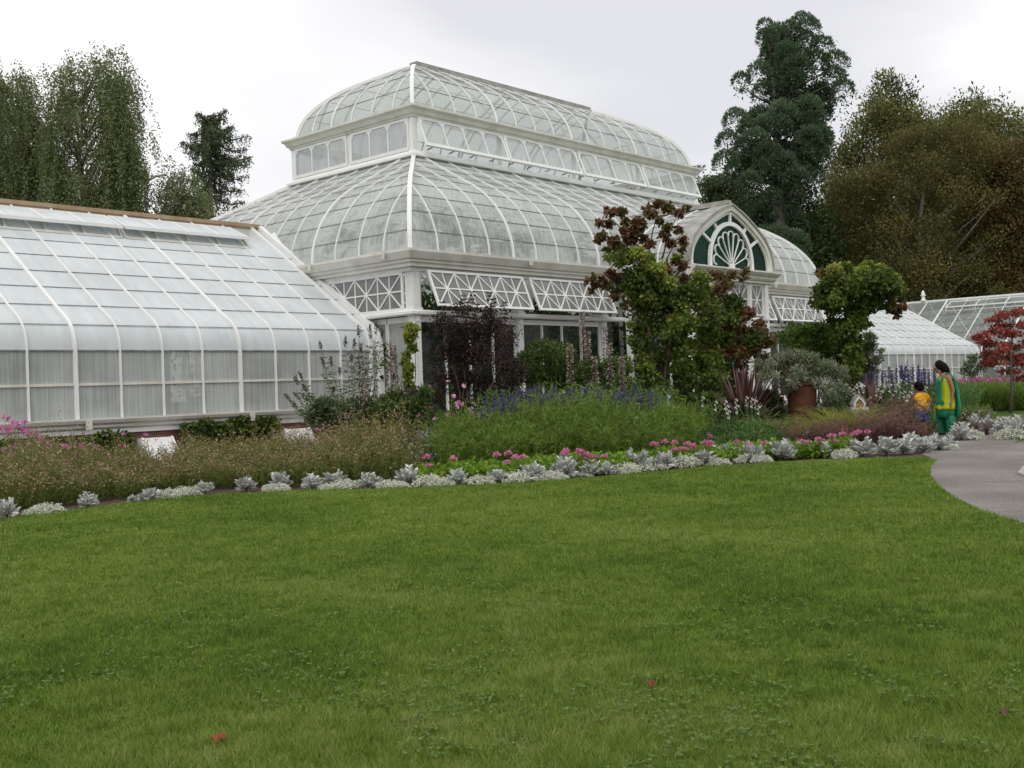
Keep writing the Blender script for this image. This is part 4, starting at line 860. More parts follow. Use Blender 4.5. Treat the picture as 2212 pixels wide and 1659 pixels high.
AL = [(72, .14, .75), (92, .12, 1.15), (360, .2, 1.1), (398, .22, 1.15), (597, .12, 1.1), (705, .10, .8), (742, .25, 1.2), (835, .2, 1.05), (858, .1, .9), (925, .25, 1.25), (955, .15, 1.15), (1034, .15, 1.2), (1112, .2, 1.3), (1178, .25, 1.25), (1203, .1, 1.0), (1250, .45, 1.2), (1352, .2, 1.25), (1397, .45, 1.5), (1476, .4, 1.45), (1550, .25, 1.1), (1590, .5, 1.2), (1646, .2, 1.0), (1825, .25, 1.2), (2045, .05, .9)]
def near(dx):
    return 'before the faded pinkish flowers' if dx < 890 else ('before the lime green geranium leaves' if dx < 1800 else 'before the purple fountain grass')
pd = [dusty(s, 'x') for s in (1, 2, 3)]; pa = [mound(s, 'x') for s in (1, 2, 3)]; used = set()
def plant_row(protos, L, lab, grp, sc=1.):
    for i, (dx, k, s) in enumerate(L):
        pr = protos[i % 3]; o = pr if id(pr) not in used else copy_tree(pr); used.add(id(pr))
        p = bp(dx, k+.06); o.location = p; o.rotation_euler = (0, 0, i*1.7); s *= .93*sc; o.scale = (s, s*RS.uniform(.9, 1.1), s*RS.uniform(.72, .98)); o['label'] = lab % (ordn(i), near(dx)); o['group'] = grp
plant_row(pd, DM, 'silver dusty miller, %s from left edging the lawn, %s', 'dusty millers edging the lawn')
plant_row(pa, AL, 'white alyssum cushion, %s from left along the lawn edge, %s', 'alyssum cushions edging the lawn')
for i, (dx, dy, s, lb) in enumerate([(1760, 945, 1.2, 'silver dusty miller among purple grass right of the rusty planter'), (1898, 948, 1.3, 'silver dusty miller under the purple grass left of the boy'), (1925, 946, 1.3, 'silver dusty miller in the purple grass just before the boy'),
        (2076, 943, 1.4, 'silver dusty miller at the path corner right of the woman'), (2108, 925, 1.5, 'silver dusty miller behind the small purple grasses right of the path'), (2143, 928, 1.5, 'silver dusty miller between purple grass and far lawn'), (2172, 936, 1.6, 'silver dusty miller in the bed beyond the path, second from right edge'), (2200, 938, 1.7, 'silver dusty miller at the right edge of the photo')]):
    p = gp(dx, dy+8); o = copy_tree(pd[i % 3]); o.location = p; s *= .95; o.scale = (s, s, s); o['label'] = lb; o['group'] = 'dusty millers behind the first row'
for dx, dy, lb in ((2092, 945, 'white alyssum cushion between the dusty millers beside the path'), (2186, 944, 'white alyssum cushion under the dusty millers at the right edge')):
    o = copy_tree(pa[0]); o.location = gp(dx, dy+4); o.scale = (1.5,)*3; o['label'] = lb; o['group'] = 'alyssum by the path'
# ---- faded pink flower drift on the left
def drift(n, dxr, kr, height, lfmat, flmat, leafL, leafW, nleaf, nfl, flsz, name, label, cat, lean=.12, hn=.18, fl_top=.4, ragged=.10, cut=None, t_l=.5, hfun=None):
    dx = rnd(n, *dxr); k = kr[0] + (kr[1]-kr[0])*rnd(n)**.9
    B = np.array([tuple(bp(a, b)) for a, b in zip(dx, k)])
    if cut is not None: ok = cut(dx, k); dx, k, B = dx[ok], k[ok], B[ok]; n = len(B)
    m = vnoise(B, 1.4, 21)*.6+vnoise(B, 4, 22)*.4; H = height*(1-hn+2*hn*m)*np.clip(.62+.8*(k-kr[0])/(kr[1]-kr[0]+1e-6), .5, 1.0)*(1+RS.normal(size=n)*ragged)
    if hfun is not None: H = H*hfun(dx, k)
    tip = np.stack([RS.normal(size=n)*lean, RS.normal(size=n)*lean, np.ones(n)], 1)
    g, f = LF(), LF()
    g.add(B, tip, H, .006, rnd(n, .2, .7))
    for j in range(nleaf):
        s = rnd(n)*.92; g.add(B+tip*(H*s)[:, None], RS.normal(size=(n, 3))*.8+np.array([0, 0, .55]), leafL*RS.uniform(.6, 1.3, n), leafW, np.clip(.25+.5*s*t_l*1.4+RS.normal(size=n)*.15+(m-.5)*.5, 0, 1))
    for j in range(nfl):
        s = 1-rnd(n)**1.6*fl_top; f.add(B+tip*(H*s)[:, None]+RS.normal(size=(n, 3))*np.array([.035, .035, .02]), rdir(n), flsz*RS.uniform(.6, 1.3, n), flsz*.8, rnd(n))
    o = g.build(name, lfmat); tag(o, label, cat, kind='stuff')
    if nfl: f.build('flowers', flmat, o)
    return o
drift(5200, (-60, 935), (.75, 3.6), .60, 'diascia_leaf', 'faded_flower', .085, .011, 18, 5, .029, 'flower_drift', 'wide drift of fine green stems with faded pinkish brown flowers at left', 'flowers', cut=lambda dx, k: rnd(len(dx)) > np.clip((dx-860)/80, 0, 1), t_l=.6,
      hn=.30, ragged=.2, hfun=lambda dx, k: (1-.22*np.exp(-((dx-350)/45)**2)-.30*np.exp(-((dx-490)/75)**2)+.12*np.sin(dx/57.)+.10*np.sin(dx/19.+k*2)+.16*np.clip((dx-650)/200, 0, 1))*(1+.28*(rnd(len(dx)) > .93)))
# ---- bright feathery foliage and salvias in the centre
drift(5200, (950, 1500), (1.3, 3.2), .92, 'feather_leaf', 'blue_flower', .12, .012, 26, 0, .03, 'feathery_foliage', 'mass of bright green feathery leaves behind the lime geraniums', 'foliage plants', hn=.26, ragged=.16, lean=.28, hfun=lambda dx, k: (1+.10*np.sin(dx/23.+k*3)+.08*np.sin(dx/47.))*np.clip(.78+.22*np.minimum((dx-950)/160, 1), .6, 1)*np.clip(1-.12*np.maximum((dx-1300)/150, 0), .7, 1))
drift(1500, (880, 1010), (1.5, 2.6), .50, 'salvia_leaf', 'lavender_flower', .07, .014, 8, 4, .02, 'lavender', 'low patch of dull lavender spikes beside the faded pink drift', 'lavender', fl_top=.5)
drift(2600, (1060, 1440), (3.2, 4.3), 1.15, 'salvia_leaf', 'blue_flower', .11, .030, 11, 0, .02, 'salvia_foliage', 'leafy green base of the blue salvias behind the feathery foliage', 'foliage plants', hn=.1)
drift(1800, (1480, 1700), (1.4, 3.0), .50, 'salvia_leaf', 'white_flower', .09, .026, 14, 0, .02, 'snapdragon_foliage', 'dark green leafy stems under the white snapdragons before the dark cordyline', 'foliage plants', hn=.15)
drift(1500, (1800, 2040), (5.0, 7.5), .55, 'salvia_leaf', 'white_flower', .10, .03, 10, 0, .02, 'flower_foliage', 'green foliage under the white flowers left of the two people', 'foliage plants', hn=.15)
drift(2600, (905, 1838), (.42, 1.25), .26, 'lime_leaf', 'pink_flower', .070, .062, 6, 0, .02, 'geranium_foliage', 'continuous strip of lime green geranium leaves behind the white edging', 'geranium leaves', hn=.2, lean=.1, t_l=.9)
def spike(o_lf, P, h, d, L, W, t0, t1, n, r=.02):
    s = rnd(n); q = np3(P) + np3(d)*(h*s)[:, None]; o_lf.add(q+RS.normal(size=(n, 3))*r, rdir(n)*.8+np.array([0, 0, .5]), L, W, rnd(n, t0, t1))
# blue salvia spikes, each plant one thing
def salvia(lab):
    o = thing('salvia', lab, 'salvia'); g, f, b = LF(), LF(), MB()
    for k in range(5):
        a = rnd(1, 0, 6.28)[0]; r = rnd(1, 0, .16)[0]; p = (r*math.cos(a), r*math.sin(a), 0); h = RS.uniform(.85, 1.0); tp = (p[0]*1.6, p[1]*1.6, h)
        b.tube([p, tp], .004, 3); f = LF(); spike(f, (tp[0], tp[1], h-.26), .28, (0, 0, 1), .030, .020, 0, 1, 60, .012); f.build('flower_spike', 'blue_flower', o); spike(g, p, h-.26, (p[0], p[1], 1), .10, .03, 0, 1, 34, .03)
    b.build('stem', 'stem', o); g.build('leaves', 'salvia_leaf', o); return o
sv = [salvia('blue salvia with upright violet flower spikes in the row behind the feathery foliage') for _ in range(3)]
xs = [1050, 1063, 1080, 1090, 1105, 1118, 1125, 1140, 1152, 1165, 1180, 1190, 1200, 1212, 1225, 1238, 1250, 1262, 1272, 1285, 1296, 1308, 1320, 1330, 1342, 1355, 1366, 1378, 1390, 1402, 1415, 1430, 1445]
for i, dx in enumerate(xs):
    o = sv[i] if i < 3 else copy_tree(sv[i % 3]); p = bp(dx, 2.9+.9*((i*7) % 5)/5 - (.5 if dx < 1100 else 0)); o.location = p; ty = (874 if dx < 1070 else 852 if dx < 1110 else 839) + (i*13) % 17 - 6 + (8 if dx > 1380 else 0); s = zt(dx, ty, p)/1.0; o.scale = (1, 1, s); o.rotation_euler = (0, 0, i*2.1); o['label'] = 'blue salvia, %s from left in the violet row behind the feathery foliage' % ordn(i); o['group'] = 'blue salvias in the middle of the bed'
for i, (dx, dy) in enumerate([(1880, 805), (1893, 800), (1905, 806), (1920, 800), (1935, 795), (1948, 790), (1960, 783), (1972, 796), (1984, 788), (1996, 798), (2006, 792), (2018, 800)]):
    o = copy_tree(sv[i % 3]); p = at(dx, 960, 27+(i*5 % 4)*.4); p.z = 0; o.location = p; o.scale = (1.2, 1.2, zt(dx, dy, p)); o['label'] = 'thin blue salvia before the right wing, %s from left behind the white flowers' % ordn(i); o['group'] = 'blue salvias before the right wing'
# ---- pink geraniums over the lime leaves
def geranium(seed):
    R_ = np.random.RandomState(seed); o = thing('geranium', 'pink geranium flower head standing over the lime green leaves', 'geranium', group='pink geraniums along the border'); f, b, g = LF(), MB(), LF()
    b.tube([(0, 0, 0), (.01, .01, .20), (0, 0, .36)], .004, 4)
    n = 60; d = rdir(n); d[:, 2] = np.abs(d[:, 2])*1.1-.25; f.add(d*.034*R_.uniform(.6, 1.3, (n, 1))+np.array([0, 0, .36]), d+R_.normal(size=(n, 3))*.9, .030, .024, R_.uniform(0, 1, n))
    n = 16; a = R_.uniform(0, 6.28, n); g.add(np.stack([np.cos(a)*.03, np.sin(a)*.03, R_.uniform(.05, .2, n)], 1), np.stack([np.cos(a), np.sin(a), R_.uniform(.1, .5, n)], 1), .075, .07, R_.uniform(.2, 1, n))
    b.build('stem', 'stem', o); g.build('leaves', 'lime_leaf', o, flat=True); f.build('flower_head', 'pink_flower', o); return o
GH = [(921, 988), (925, 1015), (978, 991), (1072, 983), (1094, 1000), (1097, 980), (1102, 973), (1108, 972), (1115, 969), (1112, 988), (1128, 988), (1119, 971), (1212, 968), (1222, 975), (1218, 981), (1250, 975), (1256, 978), (1266, 982), (1267, 988), (1282, 990), (1305, 990), (1306, 960), (1337, 952), (1360, 950), (1371, 955), (1412, 960), (1414, 945), (1415, 960), (1419, 950), (1436, 955), (1458, 957), (1457, 972), (1462, 950), (1472, 970), (1478, 972), (1485, 959), (1497, 962), (1497, 975), (1525, 956), (1532, 944), (1536, 940), (1535, 957), (1530, 962), (1592, 955), (1618, 960), (1650, 957), (1572, 930), (1732, 953), (1742, 955), (1768, 949), (1775, 952), (1795, 942), (1800, 942), (1805, 953), (1826, 930), (1821, 938), (1855, 934), (1845, 938), (1875, 934)]
gpz = [geranium(s) for s in (4, 5, 6)]
for i, (dx, dy) in enumerate(sorted(GH)):
    o = gpz[i] if i < 3 else copy_tree(gpz[i % 3]); p = gp(dx, dy, .36); k = min(max(p.dot(Vector((_f.x, _f.y, 0))) - float(np.interp(dx, EX, ET)), .55), 2.6); q = bp(dx, k); o.location = q; z = zt(dx, dy, q); o.scale = (1.15, 1.15, max(z, .26)/.36); o['label'] = 'pink geranium flower, %s from left among those over the lime leaves' % ordn(i); o.rotation_euler = (0, 0, i)
# ---- cosmos, phlox
def cosmos(name, lab, cat, heads, t, mat, hs, leafm, seedheads=0, spread=.35):
    c = heads[0]; base = at(np.mean([h[0] for h in heads]), 960, t); base.z = 0; o = thing(name, lab, cat, tuple(base)); b = MB(); g = LF(); B = Vector(base)
    for i, (dx, dy) in enumerate(heads):
        tip = at(dx, dy, t + RS.uniform(-.35, .35)) - B; foot = Vector((tip.x*.45+RS.normal()*.05, tip.y*.45+RS.normal()*.05, 0)); mid = foot.lerp(tip, .6)+Vector((RS.normal()*.04, RS.normal()*.04, 0))
        b.tube([foot, mid, tip], [.007, .005, .003], 4); spike(g, foot, tip.z*.85, (tip-foot)/max(tip.z, .1), .10, .008, .2, 1, 70, .06)
        f = LF(); nrm = np3([-_f.x, -_f.y, .5])*1.0 + RS.normal(size=3)*.5; nrm /= np.linalg.norm(nrm); u_ = np.cross(nrm, [0, 0, 1.]); u_ /= np.linalg.norm(u_); v_ = np.cross(nrm, u_)
        for q in range(8):
            a = q*math.pi/4; d = u_*math.cos(a)+v_*math.sin(a)+nrm*.2; f.add(tip, d, hs, hs*.75, RS.uniform(.1, .9))
        f.build('flower', mat, o)
    b.build('stems', 'stem', o); g.build('leaves', leafm, o); return o
cosmos('cosmos', 'tall cosmos with pale pink flowers in front of the dark purple shrub', 'cosmos', [(927, 836), (968, 824), (1002, 834), (980, 856), (990, 869), (998, 872), (985, 873), (987, 879), (918, 877), (929, 880), (1025, 874), (904, 897), (1014, 886), (1019, 893), (968, 896), (967, 906), (1023, 900), (1018, 907), (940, 905), (1031, 898)], 18.2, 'pale_pink_flower', .050, 'mixed_leaf')
cosmos('phlox', 'magenta pink flowers on leaning stems at the left edge before the glass wing', 'phlox', [(8, 902), (18, 905), (28, 912), (38, 916), (52, 913), (5, 925), (15, 930), (24, 925), (45, 927), (60, 930), (72, 938), (82, 944), (78, 935), (92, 950), (100, 955), (106, 960), (98, 963), (110, 966), (35, 958), (30, 968), (8, 972), (60, 940), (-10, 920), (-20, 935), (110, 980), (50, 930), (88, 957), (140, 962), (176, 964), (145, 966)], 16.2, 'magenta_flower', .055, 'mixed_leaf')
cosmos('phlox', 'thin pink phlox stems in front of the ivy left of the white hatch', 'phlox', [(230, 941), (266, 937), (313, 938), (259, 961), (270, 964), (316, 940)], 17.6, 'magenta_flower', .036, 'mixed_leaf')
cosmos('phlox', 'a few pink phlox heads under the butterfly bush', 'phlox', [(685, 928), (692, 928), (690, 947), (700, 952), (733, 960), (680, 950)], 17.6, 'magenta_flower', .036, 'mixed_leaf')
# ---- white snapdragons
def snap(lab):
    o = thing('snapdragon', lab, 'snapdragon'); b, f, g = MB(), LF(), LF(); b.tube([(0, 0, 0), (.01, 0, .62)], .005, 4); spike(f, (.01, 0, .54), .12, (0, 0, 1), .036, .030, .2, 1, 10, .014); spike(g, (0, 0, .05), .45, (0, 0, 1), .07, .014, 0, 1, 60, .02)
    b.build('stem', 'stem', o); g.build('leaves', 'salvia_leaf', o); f.build('flower_spike', 'white_flower', o); return o
sn = snap('white snapdragon spike before the dark cordyline by the rusty planter'); first = True
for i, (dx, dy, k) in enumerate(sorted([(1569, 868, 2.6), (1573, 879, 2.3), (1592, 865, 2.8), (1594, 878, 2.6), (1615, 860, 3.0), (1626, 863, 2.8), (1634, 867, 2.9), (1548, 870, 2.5), (1640, 880, 2.4), (1446, 857, 3.0), (1444, 872, 2.6), (1455, 880, 2.4), (1576, 890, 2.0), (1374, 903, 1.9), (1520, 860, 3.4)])):
    o = sn if first else copy_tree(sn); first = False; p = bp(dx, k); o.location = p; o.scale = (1.1, 1.1, zt(dx, dy-4, p)/.66); o['label'] = 'white snapdragon, %s from left between the blue salvias and the rusty planter' % ordn(i); o['group'] = 'white snapdragons before the climber and planter'
for i, (dx, dy) in enumerate(sorted([(1823, 850), (1835, 838), (1842, 842), (1850, 838), (1857, 835), (1868, 834), (1886, 833), (1897, 842), (1907, 848), (1912, 832), (1926, 832), (1940, 833), (1947, 850), (1956, 848), (1968, 848), (1962, 856), (1975, 836), (1985, 858), (1990, 845), (1930, 855), (1880, 860), (1902, 862), (1960, 867), (1948, 822), (1917, 820), (1831, 862), (1870, 868), (2003, 838)])):
    o = copy_tree(sn); p = at(dx, 960, 24+RS.uniform(0, 2)); p.z = 0; o.location = p; o.scale = (1.35, 1.35, zt(dx, dy-4, p)/.66); o['label'] = 'white flower spike, %s from left between little house lantern and boy' % ordn(i); o['group'] = 'white flowers left of the two people'
# ---- shrubs
def bush(name, label, cat, spots, t, n, L, W, leaf, stem='brownstem', flat=.85, up=.4, shell=.4, sp=.0, group=None, D=.7, base=None, stems=9, stemr=.015):
    """spots: (dx, dy, radius in photo units) of foliage clumps, all standing t metres off"""
    cx_ = np.mean([s[0] for s in spots]) if base is None else base; B = at(cx_, 960, t); B.z = 0; o = thing(name, label, cat, tuple(B), group); C, R = [], []
    F3 = Vector((_f.x, _f.y, 0))
    for dx, dy, r in spots:
        r_ = r*t/SC; c = at(dx, dy, t); m = max(int(3*D+1), 1)
        for q in range(m): C.append(tuple(c - B + F3*RS.uniform(-1, 1)*D + Vector((RS.normal()*r_*.3, RS.normal()*r_*.3, RS.normal()*r_*.2)))); R.append(r_*RS.uniform(.7, 1.05))
    lf = LF(); C, R = np.array(C), np.array(R); C[:, 2] = np.maximum(C[:, 2], R*.6); lump_leaves(lf, C, R, n, L, W, shell=shell, up=up, flat=flat); sb = MB()
    for i in RS.choice(len(C), min(stems, len(C)), replace=False):
        c = Vector(C[i]); f0 = Vector((RS.normal()*.08, RS.normal()*.08, 0)); sb.tube([f0, f0.lerp(c, .5)+Vector((RS.normal()*.06, RS.normal()*.06, .1*c.z)), c], [stemr, stemr*.7, stemr*.3], 5)
    sb.build('stems', stem, o); lf.build('leaves', leaf, o); return o
# purple ninebark with upright whips
nb = bush('purple_shrub', 'dark purple-leaved shrub with upright whips before the corner windows', 'shrub', [(955, 700, 24), (985, 720, 26), (1020, 710, 28), (1055, 715, 26), (1090, 730, 26), (960, 760, 28), (1000, 770, 32), (1045, 770, 32), (1090, 780, 30), (1120, 800, 28), (960, 815, 28), (1010, 825, 34), (1060, 830, 34), (1100, 840, 30), (940, 860, 24), (1000, 870, 30), (1060, 870, 28), (890, 860, 26), (870, 880, 22), (1000, 670, 16), (1055, 675, 16), (1075, 700, 18)], 20.6, 17000, .058, .028, 'purple_leaf', D=.55, flat=1.)
lf, sb = LF(), MB(); B = nb.location
for dx, dy in ((955, 655), (1003, 640), (1020, 632), (1010, 655), (1057, 634), (1066, 648), (1088, 655), (1092, 672), (1045, 665), (980, 668), (1105, 690), (1030, 660)):
    e = at(dx, dy, 20.6+RS.uniform(-.3, .3)) - B; s0 = Vector((e.x*.8, e.y*.8, e.z-.9)); sb.tube([s0, e], [.008, .004], 4)
    for k in range(14):
        p = s0.lerp(e, k/13); n = 6; lf.add(np.tile(np3(p), (n, 1)), np.stack([RS.normal(size=n), RS.normal(size=n), np.full(n, .35)], 1), .085, .032, rnd(n, .1, .8))
sb.build('whip', 'brownstem', nb); lf.build('whip_leaves', 'purple_leaf', nb)
bush('green_shrub', 'loose mid-green shrub with pale twigs below the second window bay', 'shrub', [(1130, 780, 22), (1160, 770, 24), (1190, 765, 26), (1220, 780, 26), (1250, 800, 26), (1285, 800, 24), (1320, 790, 24), (1345, 800, 24), (1150, 810, 28), (1195, 815, 30), (1240, 830, 28), (1300, 830, 28), (1350, 835, 26), (1185, 748, 14), (1120, 820, 22), (1160, 745, 10), (1235, 760, 12)], 21.6, 12000, .095, .030, 'mixed_leaf', D=.6)
def acanth(spots):
    for i, (dx, y0_, y1_, t, lb) in enumerate(spots):
        B = at(dx, 960, t); B.z = 0; o = thing('acanthus', lb, 'acanthus', tuple(B), 'acanthus flower spikes'); b, f, g = MB(), LF(), LF(); z1_, z0_ = zt(dx, y0_, B), zt(dx, y1_, B); b.tube([(0, 0, 0), (.02, 0, z1_)], [.012, .006], 5)
        n = int((z1_-z0_)*230); s = rnd(n); rad = .055*(1.1-.7*s); a = rnd(n, 0, 6.28); P = np.stack([rad*np.cos(a)*.6, rad*np.sin(a)*.6, z0_+(z1_-z0_)*s], 1); d = np.stack([np.cos(a), np.sin(a), np.full(n, -.1)], 1); f.add(P, d, .050, .034, np.clip(rnd(n)*.75+.1*(RS.rand(n) > .7), 0, 1))
        m = int(n*.5); f.add(P[:m]+d[:m]*.035, d[:m]+np.array([0, 0, -.5]), .026, .026, .98)
        n = 50; a = rnd(n, 0, 6.28); g.add(np.stack([np.cos(a)*.05, np.sin(a)*.05, rnd(n, .1, .6)], 1), np.stack([np.cos(a), np.sin(a), rnd(n, .2, 1)], 1), .35, .13, rnd(n)); b.build('stem', 'brownstem', o); f.build('flower_spike', 'acanthus_flower', o); g.build('leaves', 'darkgreen_leaf', o)
acanth([(1238, 740, 830, 21.0, 'shortest spotted acanthus spike left of the tall ones'), (1268, 672, 800, 21.4, 'tallest acanthus flower spike against the second window bay'), (1277, 715, 830, 21.2, 'bent acanthus spike touching the tallest one on its right'), (1316, 705, 815, 21.5, 'acanthus spike left of the climber with pale dots'), (1324, 740, 830, 21.1, 'lower acanthus spike right behind the one next to the climber'), (1290, 770, 850, 20.8, 'small acanthus spike low between the taller ones'), (1350, 770, 860, 20.7, 'acanthus spike half hidden by the yellow climber'), (848, 735, 850, 20.2, 'grey acanthus spike left of the corner column'), (858, 745, 850, 20.5, 'second grey spike close to the corner column'), (786, 765, 870, 18.2, 'grey-green leafy spike in the middle of the butterfly bush')])
def buddleia():
    t = 18.6; B = at(770, 960, t); B.z = 0; o = thing('butterfly_bush', 'straggly butterfly bush with spent dark flower spikes before the wing end', 'shrub', tuple(B)); sb, lf, ff = MB(), LF(), LF()
    for dx, dy, sz in [(775, 715, 14), (812, 712, 16), (800, 720, 18), (825, 720, 14), (747, 740, 16), (765, 745, 14), (694, 745, 14), (780, 755, 14), (700, 785, 16), (716, 782, 14), (760, 770, 10), (655, 812, 14), (645, 822, 12), (662, 835, 12), (630, 862, 16), (650, 858, 16), (665, 862, 14), (680, 860, 10), (640, 870, 8), (850, 810, 8), (720, 840, 8), (735, 800, 10), (875, 835, 8), (790, 800, 8), (700, 880, 8)]:
        e = at(dx, dy+10, t+RS.uniform(-.5, .5)) - B; r0 = Vector((e.x*.22+RS.normal()*.05, e.y*.22+RS.normal()*.05, 0)); m = r0.lerp(e, .5) + Vector((0, 0, .16*abs(e.x-r0.x)+.05)); sb.tube([r0, m, e], [.012, .008, .004], 4); n = 16
        for k in range(n):
            s = .25+.72*k/n; p = r0*(1-s)**2+m*2*s*(1-s)+e*s*s; q = 5; lf.add(np.tile(np3(p), (q, 1)), np.stack([RS.normal(size=q), RS.normal(size=q), rnd(q, -.3, .8)], 1), .125*RS.uniform(.6, 1.2, q), .024, rnd(q))
        d = (e-m).normalized()*.4+Vector((0, 0, 1)) if dx > 700 else (e-m).normalized()+Vector((0, 0, .25)); d.normalize(); spike(ff, e, sz*t/SC*1.5, d, .030, .022, 0, 1, 70, .012)
    C = [(700, 880, 20), (740, 885, 24), (780, 885, 24), (820, 880, 24), (680, 900, 16), (760, 905, 24), (800, 900, 26), (840, 880, 22), (860, 860, 18), (720, 905, 20), (850, 900, 26), (880, 900, 20)]
    lump_leaves(lf, np.array([tuple(at(a, b_, t-.2)-B) for a, b_, _ in C]), np.array([r*t/SC for *_, r in C]), 6500, .13, .028, shell=.2); sb.build('stems', 'stem', o); lf.build('leaves', 'buddleia_leaf', o); ff.build('flower_spikes', 'spent_flower', o)
buddleia()
bush('leafy_shrub', 'mixed green leafy plant between butterfly bush and cosmos', 'shrub', [(850, 875, 22), (875, 885, 22), (905, 880, 22), (900, 905, 26), (860, 910, 24), (940, 910, 24), (975, 915, 22), (925, 850, 14), (1005, 905, 20), (830, 905, 24)], 18.4, 6000, .10, .035, 'mixed_leaf', D=.4)
bush('corner_vine', 'yellow-green vine climbing the corner column of the centre hall', 'vine', [(889, 708, 9), (880, 722, 8), (886, 735, 8), (892, 750, 9), (884, 765, 9), (880, 782, 9), (888, 798, 9), (881, 815, 10), (876, 832, 11), (884, 848, 12), (900, 712, 6), (893, 725, 7)], 24.55, 1900, .10, .07, 'vine_leaf', D=.10, stems=6)
# ---- ivy on the wing base
def ivy(label, x0_, x1_, n, top=.86, gaps=()):
    B = Vector(((x0_+x1_)/2, 20.3, 0)); o = thing('ivy', label, 'ivy', tuple(B)); lf, sb = LF(), MB(); x = rnd(n, x0_, x1_); hh = top*(.86+.18*vnoise(np.stack([x*2.3, x*0], 1), 1, 31)); z = hh*(rnd(n)**.8); P = np.stack([x, 20.36-.24*rnd(n)*(1-.3*z), z], 1)-np3(B)
    lf.add(P, np.stack([RS.normal(size=n)*.6, np.full(n, -.6), RS.normal(size=n)*.6-.2], 1), .085*RS.uniform(.6, 1.2, n), .075, np.clip(.4+RS.normal(size=n)*.25, 0, 1))
    for k in range(int((x1_-x0_)*3)): a = x0_+(x1_-x0_)*rnd(1)[0]-B.x; sb.tube([(a, .06, 0), (a+RS.normal()*.15, .05, top*.9)], .007, 4)
    sb.build('stems', 'brownstem', o); lf.build('leaves', 'ivy_leaf', o); return o
ivy('dark ivy on the brick base left of the white hatch', 7.9, 11.0, 3600, .74); ivy('dense ivy on the brick base between the two white hatches', 12.05, 14.45, 3400, .88); ivy('ivy at the far left end of the brick base behind the pink flowers', 3.0, 7.0, 3000, .7); ivy('ivy patch behind the butterfly bush right of the second hatch', 15.6, 17.0, 1300, .6)

# ---- the big climber and the red-leaved one in front of the entrance
def climber(name, label, cat, t, basex, parts, trunk, limbs, D=.8):
    """parts: list of (part name, leaf material, spots, leaves, length, width, tone range)"""
    B = at(basex, 960, t); B.z = 0; o = thing(name, label, cat, tuple(B)); F3 = Vector((_f.x, _f.y, 0)); sb = MB()
    for path, r in trunk: sb.tube([(Vector((0, 0, 0)) if p is None else at(p[0], p[1], t)-B) for p in path], [r*(1-.55*i/max(len(path)-1, 1)) for i in range(len(path))], 6)
    for path in limbs: sb.tube([at(p[0], p[1], t+RS.uniform(-.3, .3))-B for p in path], [.022, .014, .006][:len(path)] if len(path) < 4 else .012, 4)
    sb.build('stems', 'brownstem', o)
    for pn, mat, spots, n, L, W, (t0, t1) in parts:
        C, R = [], []
        for dx, dy, r in spots:
            r_ = r*t/SC; c = at(dx, dy, t)-B
            for q in range(3 if r > 14 else 1):
                C.append(tuple(c+F3*RS.uniform(-1, 1)*D*(min(r, 30)/30)+Vector((RS.normal()*r_*.25, RS.normal()*r_*.25, RS.normal()*r_*.25)))); R.append(r_*RS.uniform(.75, 1.05))
        lf = LF(); lump_leaves(lf, np.array(C), np.array(R)*1.0, n, L, W, t0, t1, shell=.05, up=-.25, out=.6); lf.build(pn, mat, o)
    return o
